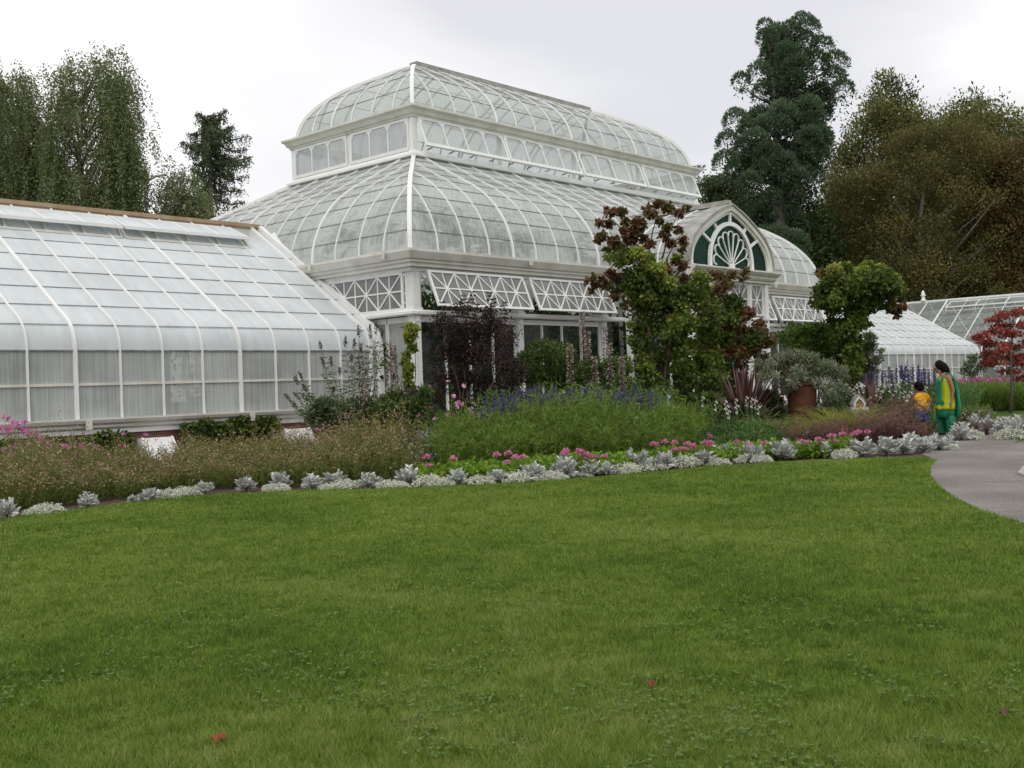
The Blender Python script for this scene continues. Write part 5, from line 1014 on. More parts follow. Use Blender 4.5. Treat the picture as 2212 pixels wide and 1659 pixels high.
climber('climber', 'tall tangled yellow-green and red climber in front of the entrance gable', 'climbing plant', 22.5, 1420, [
  ('deep_leaves', 'deepvine_leaf', [(1340, 560, 22), (1370, 590, 26), (1400, 600, 28), (1430, 620, 28), (1350, 620, 22), (1390, 650, 30), (1440, 660, 30), (1480, 640, 28), (1400, 700, 30), (1440, 720, 32), (1490, 700, 30), (1530, 680, 26), (1380, 740, 24), (1420, 770, 28), (1470, 770, 30), (1400, 810, 22), (1430, 840, 26), (1480, 820, 26), (1520, 760, 26), (1540, 820, 28), (1560, 860, 26), (1520, 870, 26), (1460, 870, 22), (1500, 610, 22), (1380, 540, 20)], 13500, .085, .065, (0, 1)),
  ('yellow_green_leaves', 'vine_leaf', [(1320, 560, 13), (1345, 545, 14), (1370, 555, 18), (1400, 565, 18), (1390, 590, 20), (1420, 590, 20), (1440, 610, 18), (1380, 620, 18), (1375, 640, 16), (1400, 640, 16), (1455, 640, 18), (1470, 665, 18), (1480, 690, 18), (1500, 700, 18), (1520, 715, 18), (1445, 690, 16), (1420, 650, 16), (1515, 590, 12), (1530, 600, 10), (1500, 740, 16), (1510, 770, 14), (1380, 770, 14), (1395, 790, 16), (1400, 815, 14), (1440, 750, 12), (1490, 800, 12), (1500, 820, 12), (1420, 830, 13), (1360, 700, 10), (1365, 730, 10), (1460, 560, 12), (1530, 620, 12), (1475, 740, 16), (1455, 715, 14)], 13000, .075, .058, (.0, .9)),
  ('red_leaves', 'red_vine_leaf', [(1310, 455, 8), (1322, 465, 11), (1340, 458, 11), (1355, 470, 12), (1318, 480, 9), (1298, 478, 6), (1370, 485, 12), (1385, 490, 10), (1400, 465, 12), (1405, 445, 10), (1425, 440, 13), (1445, 448, 12), (1465, 455, 12), (1480, 452, 8), (1420, 480, 10), (1445, 490, 9), (1460, 498, 10), (1440, 510, 9), (1300, 515, 10), (1290, 520, 7), (1320, 520, 12), (1340, 525, 12), (1360, 515, 14), (1385, 515, 12), (1400, 530, 10), (1345, 500, 10), (1310, 540, 8), (1325, 585, 9), (1300, 600, 7), (1280, 600, 6), (1265, 605, 5), (1290, 612, 8), (1310, 615, 9), (1280, 625, 6), (1340, 595, 9), (1370, 500, 10), (1455, 530, 10), (1475, 540, 8), (1480, 520, 9), (1460, 560, 10), (1475, 575, 10), (1440, 580, 10), (1330, 640, 8), (1350, 660, 10), (1350, 560, 8), (1430, 500, 7), (1480, 600, 10)], 4600, .090, .080, (.0, 1))],
  [([None, (1412, 800), (1405, 740), (1395, 660), (1385, 560)], .06), ([None, (1440, 780), (1460, 690), (1440, 560)], .05)],
  [[(1390, 560), (1350, 500), (1305, 460)], [(1395, 580), (1410, 500), (1425, 445)], [(1400, 600), (1330, 590), (1262, 606)], [(1420, 600), (1460, 520), (1480, 500)], [(1430, 560), (1450, 490), (1470, 455)], [(1385, 560), (1340, 520), (1290, 520)], [(1440, 620), (1490, 560), (1480, 545)]])
climber('red_dogwood', 'reddish-leaved small tree hiding the right side of the entrance', 'small tree', 24.0, 1590, [
  ('red_leaves', 'red_vine_leaf', [(1540, 600, 14), (1560, 590, 12), (1580, 592, 12), (1600, 590, 12), (1555, 615, 16), (1580, 615, 14), (1610, 600, 10), (1530, 640, 20), (1560, 650, 20), (1520, 670, 20), (1580, 690, 22), (1610, 680, 18), (1560, 720, 24), (1600, 720, 24), (1630, 720, 18), (1540, 760, 24), (1580, 760, 24), (1620, 755, 22), (1650, 740, 16), (1645, 770, 12), (1560, 790, 16), (1655, 715, 10), (1640, 700, 10), (1505, 650, 16), (1500, 690, 14), (1600, 785, 12), (1540, 700, 20)], 12500, .088, .070, (0, .95)),
  ('green_leaves', 'deepvine_leaf', [(1540, 640, 24), (1580, 660, 20), (1560, 700, 28), (1600, 740, 24), (1540, 740, 26), (1520, 790, 26), (1620, 740, 20), (1560, 820, 30), (1600, 830, 26), (1530, 850, 26)], 9000, .085, .06, (0, .8))],
  [([None, (1590, 800), (1580, 700), (1565, 610)], .05)], [[(1588, 760), (1620, 740), (1650, 735)], [(1585, 740), (1550, 720), (1520, 680)], [(1580, 700), (1600, 640), (1610, 600)], [(1590, 790), (1630, 780), (1655, 770)]])
climber('climbing_vine', 'green vine with round top on a pillar before the right wing', 'climbing plant', 27.5, 1850, [
  ('leaves', 'deepvine_leaf', [(1790, 620, 20), (1780, 650, 16), (1810, 600, 20), (1830, 630, 26), (1870, 620, 28), (1900, 610, 24), (1920, 630, 20), (1800, 660, 18), (1840, 670, 22), (1880, 660, 20), (1910, 660, 14), (1850, 700, 16), (1840, 730, 14), (1845, 760, 14), (1838, 790, 13), (1842, 815, 13), (1838, 840, 14), (1775, 625, 10), (1805, 690, 12), (1875, 695, 10), (1930, 670, 8), (1825, 715, 12), (1820, 720, 18), (1845, 735, 18), (1830, 755, 17), (1850, 775, 15), (1835, 795, 15), (1845, 700, 20), (1815, 700, 16), (1870, 700, 14), (1836, 820, 14), (1840, 845, 14), (1825, 735, 14)], 15000, .11, .08, (.1, 1)),
  ('yellow_leaves', 'vine_leaf', [(1805, 585, 14), (1830, 580, 14), (1855, 590, 16), (1880, 578, 14), (1900, 582, 14), (1915, 595, 13), (1930, 610, 10), (1900, 620, 14), (1870, 600, 14), (1925, 635, 9), (1840, 605, 12), (1890, 640, 10), (1835, 780, 8), (1838, 820, 8), (1832, 850, 9), (1860, 650, 9)], 7500, .105, .08, (.1, .95)),
  ('red_leaves', 'red_vine_leaf', [(1772, 590, 5), (1800, 640, 9), (1790, 605, 8), (1942, 668, 6), (1948, 662, 4), (1920, 660, 8), (1938, 680, 4)], 500, .15, .11, (0, .6))],
  [([None, (1842, 800), (1845, 700), (1860, 620)], .07)], [[(1850, 690), (1900, 670), (1945, 664)], [(1850, 680), (1800, 650), (1775, 600)]], D=.9)
bush('green_bush', 'rounded bright green bush between the porch and the vine pillar', 'shrub', [(1705, 725, 16), (1730, 715, 18), (1760, 712, 20), (1790, 718, 20), (1815, 730, 18), (1720, 750, 24), (1760, 745, 26), (1800, 750, 24), (1830, 760, 16), (1720, 780, 22), (1770, 785, 24), (1815, 785, 20)], 30, 9000, .12, .06, 'shrub_leaf', D=1.)
bush('silver_shrub', 'silvery grey-green shrub growing out of the rusty planter', 'shrub', [(1660, 790, 14), (1680, 780, 16), (1700, 770, 18), (1725, 772, 20), (1755, 775, 18), (1740, 790, 22), (1770, 800, 22), (1800, 790, 18), (1810, 815, 20), (1815, 845, 18), (1790, 850, 18), (1660, 815, 18), (1690, 800, 22), (1720, 810, 20), (1800, 870, 14), (1650, 800, 12), (1640, 815, 12), (1640, 785, 8), (1700, 826, 14), (1725, 822, 14), (1755, 828, 16), (1782, 838, 16), (1698, 838, 8)], 22.9, 12000, .085, .022, 'silver_shrub_leaf', D=.45, base=1735)
# rusty planter
B = at(1736, 960, 22.9); B.z = 0; o = thing('planter', 'tall rusty iron planter under the silver shrub', 'planter', tuple(B)); b = MB(); zt_ = zt(1736, 828, B)
b.lathe([(.20, 0), (.235, .02), (.26, .25), (.29, .6), (.305, zt_-.12), (.30, zt_-.05)], (0, 0, 0), 28); b.build('body', 'rust', o); b = MB(); b.lathe([(.31, zt_-.05), (.335, zt_-.04), (.335, zt_), (.29, zt_), (.285, zt_-.06)], (0, 0, 0), 28); b.build('rim', 'rust', o)
tag(sheet('soil_in_planter', [(B.x+.28*math.cos(a*.4), B.y+.28*math.sin(a*.4)) for a in range(15)], zt_-.05, 'soil', 'thing'), 'dark soil inside the rusty planter', 'soil')
del bpy.context.scene.collection.objects['soil_in_planter']['kind']
def cord(label, dx, t, ty, rr, n=46):
    B = at(dx, 960, t); B.z = 0; o = thing('cordyline', label, 'cordyline', tuple(B)); H = zt(dx, ty, B); lf, b = LF(), MB(); zb = H*.25
    b.tube([(0, 0, 0), (0, 0, zb+.1)], [.05, .04], 7); b.build('stem', 'brownstem', o); m = MB()
    for k in range(n):
        a = rnd(1, 0, 6.28)[0]; el = math.radians(RS.uniform(18, 88)); ln = (H-zb)*RS.uniform(.75, 1.0)*(1 if el > .9 else .85); d = Vector((math.cos(a)*math.cos(el)*rr, math.sin(a)*math.cos(el)*rr, math.sin(el))); pts = [Vector((0, 0, zb))+d*ln*s+Vector((0, 0, -.22*ln*(1-math.sin(el))*s*s)) for s in (0, .33, .66, 1)]
        S = d.cross(Vector((0, 0, 1))).normalized(); w = [.024, .040, .030, .003]
        for i in range(3): lf_w = (w[i], w[i+1]); m.quad(pts[i]-S*lf_w[0], pts[i]+S*lf_w[0], pts[i+1]+S*lf_w[1], pts[i+1]-S*lf_w[1])
    q = m.build('leaves', 'cordyline_leaf', o); at_ = q.data.attributes.new('tint', 'FLOAT', 'FACE'); T = np.repeat(rnd(n), 3); at_.data.foreach_set('value', T.astype(np.float32)[:len(q.data.polygons)]) if len(q.data.polygons) == n*3 else None
    return o
cord('dark red spiky cordyline left of the rusty planter', 1612, 20.4, 772, 1.0, 95); cord('smaller dark spiky cordyline above the white flowers', 1885, 25.2, 800, 1.1, 46)
bush('grey_leaf_shrub', 'dotted grey-leaved shrub right of the vine pillar', 'shrub', [(1870, 730, 10), (1885, 745, 12), (1875, 765, 14), (1890, 780, 12), (1865, 790, 14), (1880, 805, 14), (1862, 815, 12), (1895, 760, 8), (1890, 730, 6), (1855, 775, 10)], 29, 2600, .10, .05, 'silver_shrub_leaf', D=.4)
bush('dark_shrub', 'dark shrub in shade under the red-leaved tree left of cordyline', 'shrub', [(1560, 800, 22), (1540, 840, 26), (1580, 850, 24), (1560, 880, 22), (1520, 850, 22), (1660, 860, 18), (1670, 890, 14), (1600, 880, 18), (1500, 880, 18), (1680, 870, 14)], 23.4, 6500, .13, .06, 'darkgreen_leaf', D=.5)
bush('blue_leaf_shrub', 'low blue-green broad-leaved plant in front of the dark shrub', 'shrub', [(1510, 870, 16), (1540, 865, 14), (1580, 868, 14), (1530, 890, 18), (1560, 900, 16), (1500, 900, 16), (1475, 880, 14)], 21.4, 1500, .17, .09, 'mixed_leaf', D=.3)
bush('dark_shrub', 'dark green shrub between rusty planter and vine pillar', 'shrub', [(1790, 880, 20), (1820, 870, 20), (1840, 880, 18), (1810, 900, 18), (1860, 880, 14)], 24.5, 3600, .11, .05, 'darkgreen_leaf', D=.4)
# ---- grasses
def fountain(seed, name, lab, leaf, plume, H=.6, n=120, npl=16, arch=.55, cat='fountain grass'):
    R_ = np.random.RandomState(seed); o = thing(name, lab, cat); lf, pf, b = LF(), LF(), MB()
    for k in range(n+npl):
        pl = k >= n; a = R_.uniform(0, 6.28); sp = R_.uniform(.08, .55)*arch*1.3; h = H*R_.uniform(.6, 1.)*(1.15 if pl else .85); r0 = R_.uniform(0, .06); N_ = 6; prev = None; u = np.array([math.cos(a), math.sin(a), 0]); tone = R_.uniform(0, 1)
        for i in range(N_+1):
            s = i/N_; p = u*(r0+sp*h*2*s**1.7)+np.array([0, 0, h*(1.25*s-.45*s**2.6-.0)])
            if prev is not None:
                d = p-prev; (lf).add(prev, d, np.linalg.norm(d)*1.25, (.010 if not pl else .005)*(1.15-s), tone)
                if pl and s > .62:
                    m = 14; q = R_.uniform(0, 1, m)[:, None]; pf.add(prev+d*q, R_.normal(size=(m, 3))*.6+d/np.linalg.norm(d), .032, .008, R_.uniform(0, 1, m))
            prev = p
    lf.build('leaves', leaf, o)
    if npl: pf.build('plumes', plume, o)
    return o
fg = [fountain(s, 'fountain_grass', 'x', 'purple_grass', 'grass_plume') for s in (1, 2, 3)]; uf = set()
FG = [(1722, 915, 938, 0), (1742, 920, 940, 0), (1765, 919, 938, 0), (1788, 918, 942, 0), (1808, 914, 940, 1), (1828, 919, 944, 0), (1845, 912, 945, 0), (1862, 914, 945, 1), (1880, 914, 950, 0), (1895, 890, 945, 1), (1912, 900, 950, 0), (1928, 905, 948, 1), (1943, 895, 945, 0), (1958, 905, 950, 0), (1972, 915, 952, 0), (1988, 925, 955, 0), (2005, 925, 955, 0), (1900, 868, 925, 1), (1925, 865, 925, 1), (1945, 870, 925, 1), (1965, 872, 925, 1), (2040, 942, 962, 0)]
for i, (dx, ty, by, _) in enumerate(sorted(FG)):
    o = fg[i] if i < 3 else copy_tree(fg[i % 3]); p = bp(dx, (1.3+(i*7 % 5)*.3) if by > 926 else 3.6); p = bp(dx, 1.0) if dx > 2030 else p; o.location = p; z = zt(dx, ty-8, p)/.50; o.scale = (.6+.4*z, .6+.4*z, z); o.rotation_euler = (0, 0, i*1.3); o['label'] = 'purple fountain grass clump, %s from left between planter and the woman' % ordn(i); o['group'] = 'purple fountain grasses'
for i, (dx, ty, by) in enumerate([(2078, 893, 935), (2105, 898, 938), (2132, 898, 940), (2150, 905, 935)]):
    o = copy_tree(fg[i % 3]); p = gp(dx, by); o.location = p; z = zt(dx, ty, p)/.62; o.scale = (z, z, z); o['label'] = 'small purple grass clump right of the woman, %s from left beyond the path' % ordn(i); o['group'] = 'purple grasses beyond the path'
gg = fountain(7, 'golden_grass', 'golden mounding grass low between snapdragons and planter', 'gold_grass', 'gold_grass', .5, 260, 0, .8, 'golden grass')
GG = [(1675, 893, 940, 'golden mounding grass low between snapdragons and planter'), (1700, 900, 942, 'golden mounding grass at the foot of the rusty planter'), (1775, 885, 935, 'golden grass mound just right of the rusty planter'), (1805, 868, 930, 'tallest golden grass mound behind the purple grass'), (1835, 868, 930, 'golden grass mound left of the house lantern'), (1862, 882, 932, 'golden grass mound below the house lantern')]
for i, (dx, ty, by, lb) in enumerate(GG):
    o = gg if i == 0 else copy_tree(gg); p = bp(dx, 2.3 if dx < 1750 else 3.2); o.location = p; z = zt(dx, ty-10, p)/.40; o.scale = (.9*z, .9*z, z); o.rotation_euler = (0, 0, i*.9); o['label'] = lb; o['group'] = 'golden grass mounds'
# ---- little house lantern on a post
B = at(1857, 960, 22.6); B.z = 0; u0 = 22.6/SC; zb = zt(1857, 884, B); hl = thing('garden_lantern', 'small white gothic house-shaped garden lantern on a post', 'garden lantern', tuple(B)); hl.rotation_euler = (0, 0, YAW-math.pi/2)
b = MB(); b.box(-.035, .035, .02, .09, 0, zb-.02); b.box(.12, .15, -.02, .01, 0, zb-.02); b.build('post', 'white', hl)
b = MB(); b.box(-.17, .17, -.12, .14, zb-.02, zb+.04); 
for i in range(11): b.box(-.165+i*.032, -.15+i*.032, -.135, -.121, zb-.06, zb+.0)
b.build('shelf', 'cream', hl)
GA = [(.115, 0), (.115, .09), (.10, .15), (.06, .20), (0, .25)]; b = MB(); X_ = [(x, z+zb+.04) for x, z in GA] + [(-x, z+zb+.04) for x, z in GA[::-1][1:]]
Xi = [(x*.72, (z-zb-.04)*.74+zb+.04) for x, z in X_]; yb0, yb1 = -.10, .12
for i in range(len(X_)-1):
    a, c, ai, ci = X_[i], X_[i+1], Xi[i], Xi[i+1]; b.quad((a[0], yb0, a[1]), (c[0], yb0, c[1]), (ci[0], yb0, ci[1]), (ai[0], yb0, ai[1])); b.quad((ai[0], yb0, ai[1]), (ci[0], yb0, ci[1]), (ci[0], yb0+.03, ci[1]), (ai[0], yb0+.03, ai[1])); b.quad((a[0], yb0, a[1]), (a[0], yb1, a[1]), (c[0], yb1, c[1]), (c[0], yb0, c[1]))
b.poly([(x, yb1, z) for x, z in X_]); b.build('house', 'white', hl)
b = MB(); b.poly([(x, yb0+.03, z) for x, z in Xi]); b.build('window', pmat('amber_panel', [(.4, (.12, .09, .04)), (.6, (.45, .30, .08))], 30, .4), hl)
b = MB()
for s in (1, -1): b.bar([(s*.135, .01, zb+.10), (s*.075, .01, zb+.225), (0, .01, zb+.31)], .25, .018, (s, 0, .6))
b.build('roof', 'ridgegrey', hl)
# ---- red maple, flowers and bed beyond the path
def rmaple():
    t = 33; B = at(2185, 960, t); B.z = 0; o = thing('red_maple', 'red Japanese maple at the right edge before the clear glasshouse', 'tree', tuple(B)); tb, lf = MB(), LF(); F3 = Vector((_f.x, _f.y, 0)); C, R = [], []
    tb.tube([(0, 0, 0), at(2186, 830, t)-B, at(2184, 760, t)-B, at(2190, 690, t)-B], [.05, .045, .035, .015], 6)
    for dx, dy, w in [(2200, 672, 26), (2165, 690, 26), (2190, 702, 28), (2150, 715, 30), (2185, 722, 30), (2135, 738, 24), (2165, 745, 30), (2200, 748, 28), (2150, 760, 20), (2185, 770, 22), (2205, 785, 20), (2190, 800, 16), (2150, 785, 10), (2220, 700, 20), (2230, 740, 24), (2175, 680, 12), (2130, 725, 12), (2225, 770, 20), (2145, 775, 12), (2205, 815, 10)]:
        for q in range(5): C.append(tuple(at(dx+RS.uniform(-w, w)*.6, dy+RS.uniform(-3, 3), t)-B+F3*RS.uniform(-.7, .7))); R.append(RS.uniform(.14, .26))
        tb.tube([at(2185, dy+25, t)-B, at(dx*.5+2185*.5, dy+10, t)-B, at(dx, dy+2, t)-B], [.018, .012, .005], 4)
    lump_leaves(lf, np.array(C), np.array(R)*.85, 5200, .095, .065, flat=.35, shell=.3, up=-.1); tb.build('trunk', 'bark', o); lf.build('crown', 'maple_leaf', o)
rmaple()
def fardrift(n, dxr, tr_, H, lfmat, flmat, nfl, label, name, fs=.05):
    dx = rnd(n, *dxr); t = rnd(n, *tr_); B = np.array([tuple(at(a, 960, b_)) for a, b_ in zip(dx, t)]); B[:, 2] = 0; h = H*RS.uniform(.7, 1.1, n); tip = np.stack([RS.normal(size=n)*.2, RS.normal(size=n)*.2, np.ones(n)], 1); g, f = LF(), LF()
    for j in range(9): s = rnd(n); g.add(B+tip*(h*s)[:, None], RS.normal(size=(n, 3))*.5+np.array([0, 0, .9]), .20, .025, np.clip(.3+.4*s+RS.normal(size=n)*.15, 0, 1))
    for j in range(nfl): f.add(B+tip*h[:, None]*RS.uniform(.85, 1.1), rdir(n), fs, fs*.8, rnd(n))
    o = g.build(name, lfmat); tag(o, label, 'flowers', kind='stuff')
    if nfl: f.build('flowers', flmat, o)
fardrift(2600, (2062, 2330), (34.5, 37.5), .78, 'feather_leaf', 'magenta_flower', 0, 'green grassy bed beyond the far lawn at right', 'grassy_bed')
fardrift(900, (2062, 2330), (37.5, 40), 1.0, 'mixed_leaf', 'magenta_flower', 3, 'pink flowers along the back of the far bed at right', 'flower_bed_plants', .08)
fardrift(700, (1990, 2110), (30, 34), .85, 'salvia_leaf', 'white_flower', 0, 'green flower foliage behind the two people', 'flower_foliage')
fardrift(500, (2070, 2130), (23.5, 25.5), .38, 'mixed_leaf', 'pale_pink_flower', 2, 'pale pink flowers beside the woman beyond the path', 'flower_bed_plants', .05)
fardrift(900, (1650, 1860), (24.5, 27), .55, 'darkgreen_leaf', 'white_flower', 0, 'dark green ground cover under the planter and the vine pillar', 'ground_cover')
fardrift(1500, (1060, 1650), (19.2, 23.), .75, 'darkgreen_leaf', 'white_flower', 0, 'shaded green undergrowth along the foot of the centre hall', 'undergrowth')
bush('grey_willow', 'thin grey-green willowy shrub before the end of the right wing', 'shrub', [(2095, 790, 10), (2105, 775, 10), (2115, 795, 12), (2100, 810, 12), (2120, 770, 8), (2090, 805, 8)], 44, 900, .16, .04, 'buddleia_leaf', D=.4)
# ---- plants inside the glass hall
def palm(dx, dy, t, label, hgt, n=15, rl=1.35):
    c = at(dx, dy+22, t+.35); B = Vector((c.x, c.y, 0)); o = thing('palm_tree', label, 'palm', tuple(B), 'palms inside the centre hall'); tb, lf = MB(), LF(); tb.tube([(0, 0, 0), (.05, 0, c.z*.5), (0, 0, c.z)], [.12, .09, .07], 7)
    for k in range(n):
        a = k*2.4; el = math.radians(RS.uniform(5, 50)); d = np.array([math.cos(a)*math.cos(el), math.sin(a)*math.cos(el), math.sin(el)])
        for s in np.linspace(.15, 1, 14):
            p = np.array([0, 0, c.z])+d*rl*s+np.array([0, 0, -.5*rl*s*s*math.cos(el)]); sd = unit(np.cross([d], [[0, 0, 1.]]))[0]
            for sg in (-1, 1): lf.add(p, sd*sg+d*.6+np.array([0, 0, -.25]), .42*rl*(1.05-.6*s), .055, rnd(1))
    tb.build('trunk', 'bark', o); lf.build('fronds', 'palm_leaf', o)
for dx, dy, t, lb in [(955, 480, 29, 'fan of palm fronds pressed close behind the glass right of the corner'), (1010, 500, 30, 'dark palm behind the glass above the first window bay'), (850, 490, 29.5, 'palm seen through the glass left of the corner hip'), (1100, 505, 31, 'palm behind the glass above the second window bay'), (1210, 520, 33, 'palm behind the glass left of the climber'), (1310, 560, 36, 'palm behind the glass near the entrance porch'), (780, 500, 33, 'pale palm behind the left face of the centre hall')]: palm(dx, dy, t, lb, 5)
for i, (x, y, h, r) in enumerate([(19.2, 20.6, 2.6, .9), (20.8, 20.9, 3.0, 1.0), (22.4, 20.6, 2.7, .9), (24.0, 20.9, 3.1, 1.0), (25.8, 20.8, 2.6, .9), (31.5, 20.8, 2.8, 1.), (33.5, 20.8, 3.1, 1.1), (35.5, 20.7, 2.7, 1.), (37.3, 20.9, 2.8, .9), (20.2, 23.8, 3.4, 1.2), (23.2, 24.2, 3.6, 1.3), (26.6, 24.5, 3.4, 1.3), (30., 24.2, 3.6, 1.4), (34, 24.3, 3.6, 1.4), (22, 28.5, 3.8, 1.6), (27, 28.6, 3.8, 1.7), (32, 28.5, 3.8, 1.7), (36, 28.3, 3.6, 1.5), (18.9, 26.5, 3., 1.0), (18.9, 29.3, 3., 1.0)]):
    o = thing('indoor_plant', 'dark leafy plant, %s from the near corner just behind the front windows' % ordn(i) if i < 9 else 'dark leafy plant deep inside the centre hall, dimly seen through the glass', 'indoor plant', (x, y, 0), 'leafy plants along the front windows' if i < 9 else 'leafy plants deep inside the centre hall'); lf, sb = LF(), MB(); C = np.array([(RS.normal()*r*.4, RS.normal()*r*.35, z) for z in np.linspace(.4, h, 9)]); lump_leaves(lf, C, np.full(9, r*.75), 1900, .32, .14, shell=.2)
    for k in range(4): sb.tube([(0, 0, 0), (RS.normal()*.1, RS.normal()*.1, h*.5), tuple(C[-1-k])], [.03, .02, .01], 5)
    sb.build('stems', 'brownstem', o); lf.build('leaves', 'darkgreen_leaf', o)
fl2 = MB(); fl2.poly([(X0+.4, Y0+.4, .03), (X1-.4, Y0+.4, .03), (X1-.4, Y1-.4, .03), (X0+.4, Y1-.4, .03)]); f2_ = wb(fl2, 'floor', 'soil')

# ================================================================== PEOPLE
fm('sk', [(.2, .1, .06), (.3, .15, .09)])
M['skin'] = pmat('brown_skin', [(.3, (.26, .12, .075)), (.7, (.34, .165, .105))], 6, .5)
M['hair'] = pmat('black_hair', [(.3, (.004, .003, .003)), (.7, (.012, .008, .008))], 14, .7, .2, spec=.1)
M['lime_cloth'] = pmat('yellow_green_cloth', [(.35, (.28, .34, .01)), (.65, (.42, .48, .015))], 5, .8, .3)
M['green_cloth'] = pmat('emerald_cloth', [(.35, (.003, .085, .038)), (.65, (.008, .17, .082))], 5, .75, .3, stretch=(6, 6, 1))
M['dupatta'] = pmat('light_emerald_scarf', [(.35, (.006, .16, .085)), (.65, (.018, .30, .17))], 5, .7, .3, stretch=(6, 6, 1))
M['tee'] = pmat('golden_yellow_shirt', [(.38, (.50, .22, .01)), (.50, (.72, .36, .02)), (.66, (.80, .45, .05))], 9, .8, .2)
M['denim'] = pmat('blue_denim', [(.35, (.03, .05, .14)), (.65, (.06, .09, .24))], 9, .85, .2)
M['undershirt'] = pmat('white_undershirt', [(.35, (.6, .6, .62)), (.65, (.75, .75, .76))], 9, .85)
def skin_body(name, joints, bones, parent, mat='skin'):
    """joints: name -> (xyz, radius); bones: pairs; grown into one continuous skin"""
    me = bpy.data.meshes.new(name); ks = list(joints); me.from_pydata([joints[k][0] for k in ks], [(ks.index(a), ks.index(b_)) for a, b_ in bones], []); me.update(); o = bpy.data.objects.new(name, me); link(o, parent)
    m = o.modifiers.new('skin', 'SKIN'); m.use_smooth_shade = True; sub_ = o.modifiers.new('sub', 'SUBSURF'); sub_.levels = sub_.render_levels = 1
    for i, k in enumerate(ks):
        v = me.skin_vertices[0].data[i]; r = joints[k][1]; v.radius = r if isinstance(r, tuple) else (r, r); v.use_root = (k == ks[0])
    me.materials.append(M[mat]); return o
def loft(b, secs, sides=28, fold=0., cap=True):
    """secs: (cx, cy, z, rx, ry, phase amplitude) ellipses stacked"""
    k = len(b.v); n = len(secs)
    for i, s_ in enumerate(secs):
        cx_, cy_, z, rx, ry = s_[:5]; fo = s_[5] if len(s_) > 5 else fold
        for j in range(sides):
            a = 2*math.pi*j/sides; q = 1+fo*math.cos(a*7+z*2)+fo*.5*math.sin(a*11); b.v.append((cx_+rx*q*math.cos(a), cy_+ry*q*math.sin(a), z+(s_[6] if len(s_) > 6 else 0)*math.cos(a)))
    for i in range(n-1):
        for j in range(sides): b.f.append((k+sides*i+j, k+sides*i+(j+1) % sides, k+sides*(i+1)+(j+1) % sides, k+sides*(i+1)+j)); b.sm.append(True)
    if cap: b.f.append(tuple(k+j for j in range(sides))[::-1]); b.f.append(tuple(k+sides*(n-1)+j for j in range(sides))); b.sm += [True, True]
PR = YAW-math.pi/2           # local x = to the right across the view, local y = away
def fingers(J, Bn, wrist, tip, tag_, sc=1.):
    w, t_ = Vector(wrist), Vector(tip); d = (t_-w).normalized(); side = d.cross(Vector((0, 1, 0))).normalized(); 
    J[tag_+'palm'] = (tuple(w+d*.075*sc), .030*sc); Bn.append((tag_+'wrist', tag_+'palm'))
    for i, (o_, ln) in enumerate(((-.024, .055), (-.008, .07), (.008, .066), (.023, .052))):
        r0_ = w+d*.085*sc+Vector((0, 1, 0))*o_*sc; a_, b__ = tag_+'f%d' % i, tag_+'g%d' % i; J[a_] = (tuple(r0_+d*ln*.5*sc), .009*sc); J[b__] = (tuple(r0_+d*ln*sc-side*.018*sc), .008*sc); Bn += [(tag_+'palm', a_), (a_, b__)]
    J[tag_+'t1'] = (tuple(w+d*.05*sc-side*.03*sc), .011*sc); J[tag_+'t2'] = (tuple(w+d*.085*sc-side*.042*sc), .009*sc); Bn += [(tag_+'wrist', tag_+'t1'), (tag_+'t1', tag_+'t2')]
# woman, stooping to the left
pw_ = at(2047, 960, 21.7); pw_.z = 0
wo = thing('person', 'woman in yellow-green tunic and emerald trousers stooping over the flower bed', 'person', tuple(pw_)); wo.rotation_euler = (0, 0, PR); 
wo.scale = (.9, .9, 1)
J = {'pelvis': ((.00, 0, .76), (.125, .15)), 'waist': ((.01, 0, .92), (.115, .13)), 'chest': ((.00, 0, 1.10), (.125, .155)), 'collar': ((-.03, 0, 1.23), (.09, .12)), 'neck': ((-.075, 0, 1.29), .052), 'head0': ((-.115, 0, 1.34), .075), 'head1': ((-.15, 0, 1.415), .092), 'crown': ((-.14, 0, 1.48), .07),
     'nose': ((-.243, 0, 1.395), .013), 'chin': ((-.205, 0, 1.325), .03), 'brow': ((-.215, 0, 1.425), .04), 'mouth': ((-.225, 0, 1.352), .016),
     'shR': ((.01, -.16, 1.20), .062), 'elR': ((.085, -.20, .96), .044), 'Rwrist': ((.05, -.20, .74), .028), 'shL': ((-.02, .16, 1.20), .06), 'elL': ((-.03, .2, .95), .042), 'Lwrist': ((-.10, .18, .78), .027),
     'hipR': ((.02, -.09, .72), .10), 'knR': ((.03, -.09, .42), .065), 'anR': ((.06, -.09, .08), .042), 'toR': ((-.05, -.09, .03), .034), 'hipL': ((-.03, .09, .72), .10), 'knL': ((-.09, .09, .42), .065), 'anL': ((-.07, .09, .08), .042), 'toL': ((-.19, .09, .03), .034)}
Bn = [('pelvis', 'waist'), ('waist', 'chest'), ('chest', 'collar'), ('collar', 'neck'), ('neck', 'head0'), ('head0', 'head1'), ('head1', 'crown'), ('head1', 'brow'), ('head1', 'nose'), ('head0', 'chin'), ('head0', 'mouth'), ('collar', 'shR'), ('shR', 'elR'), ('elR', 'Rwrist'), ('collar', 'shL'), ('shL', 'elL'), ('elL', 'Lwrist'), ('pelvis', 'hipR'), ('hipR', 'knR'), ('knR', 'anR'), ('anR', 'toR'), ('pelvis', 'hipL'), ('hipL', 'knL'), ('knL', 'anL'), ('anL', 'toL')]
fingers(J, Bn, (.05, -.20, .74), (.02, -.20, .60), 'R'); fingers(J, Bn, (-.10, .18, .78), (-.14, .17, .64), 'L')
skin_body('body', J, Bn, wo)
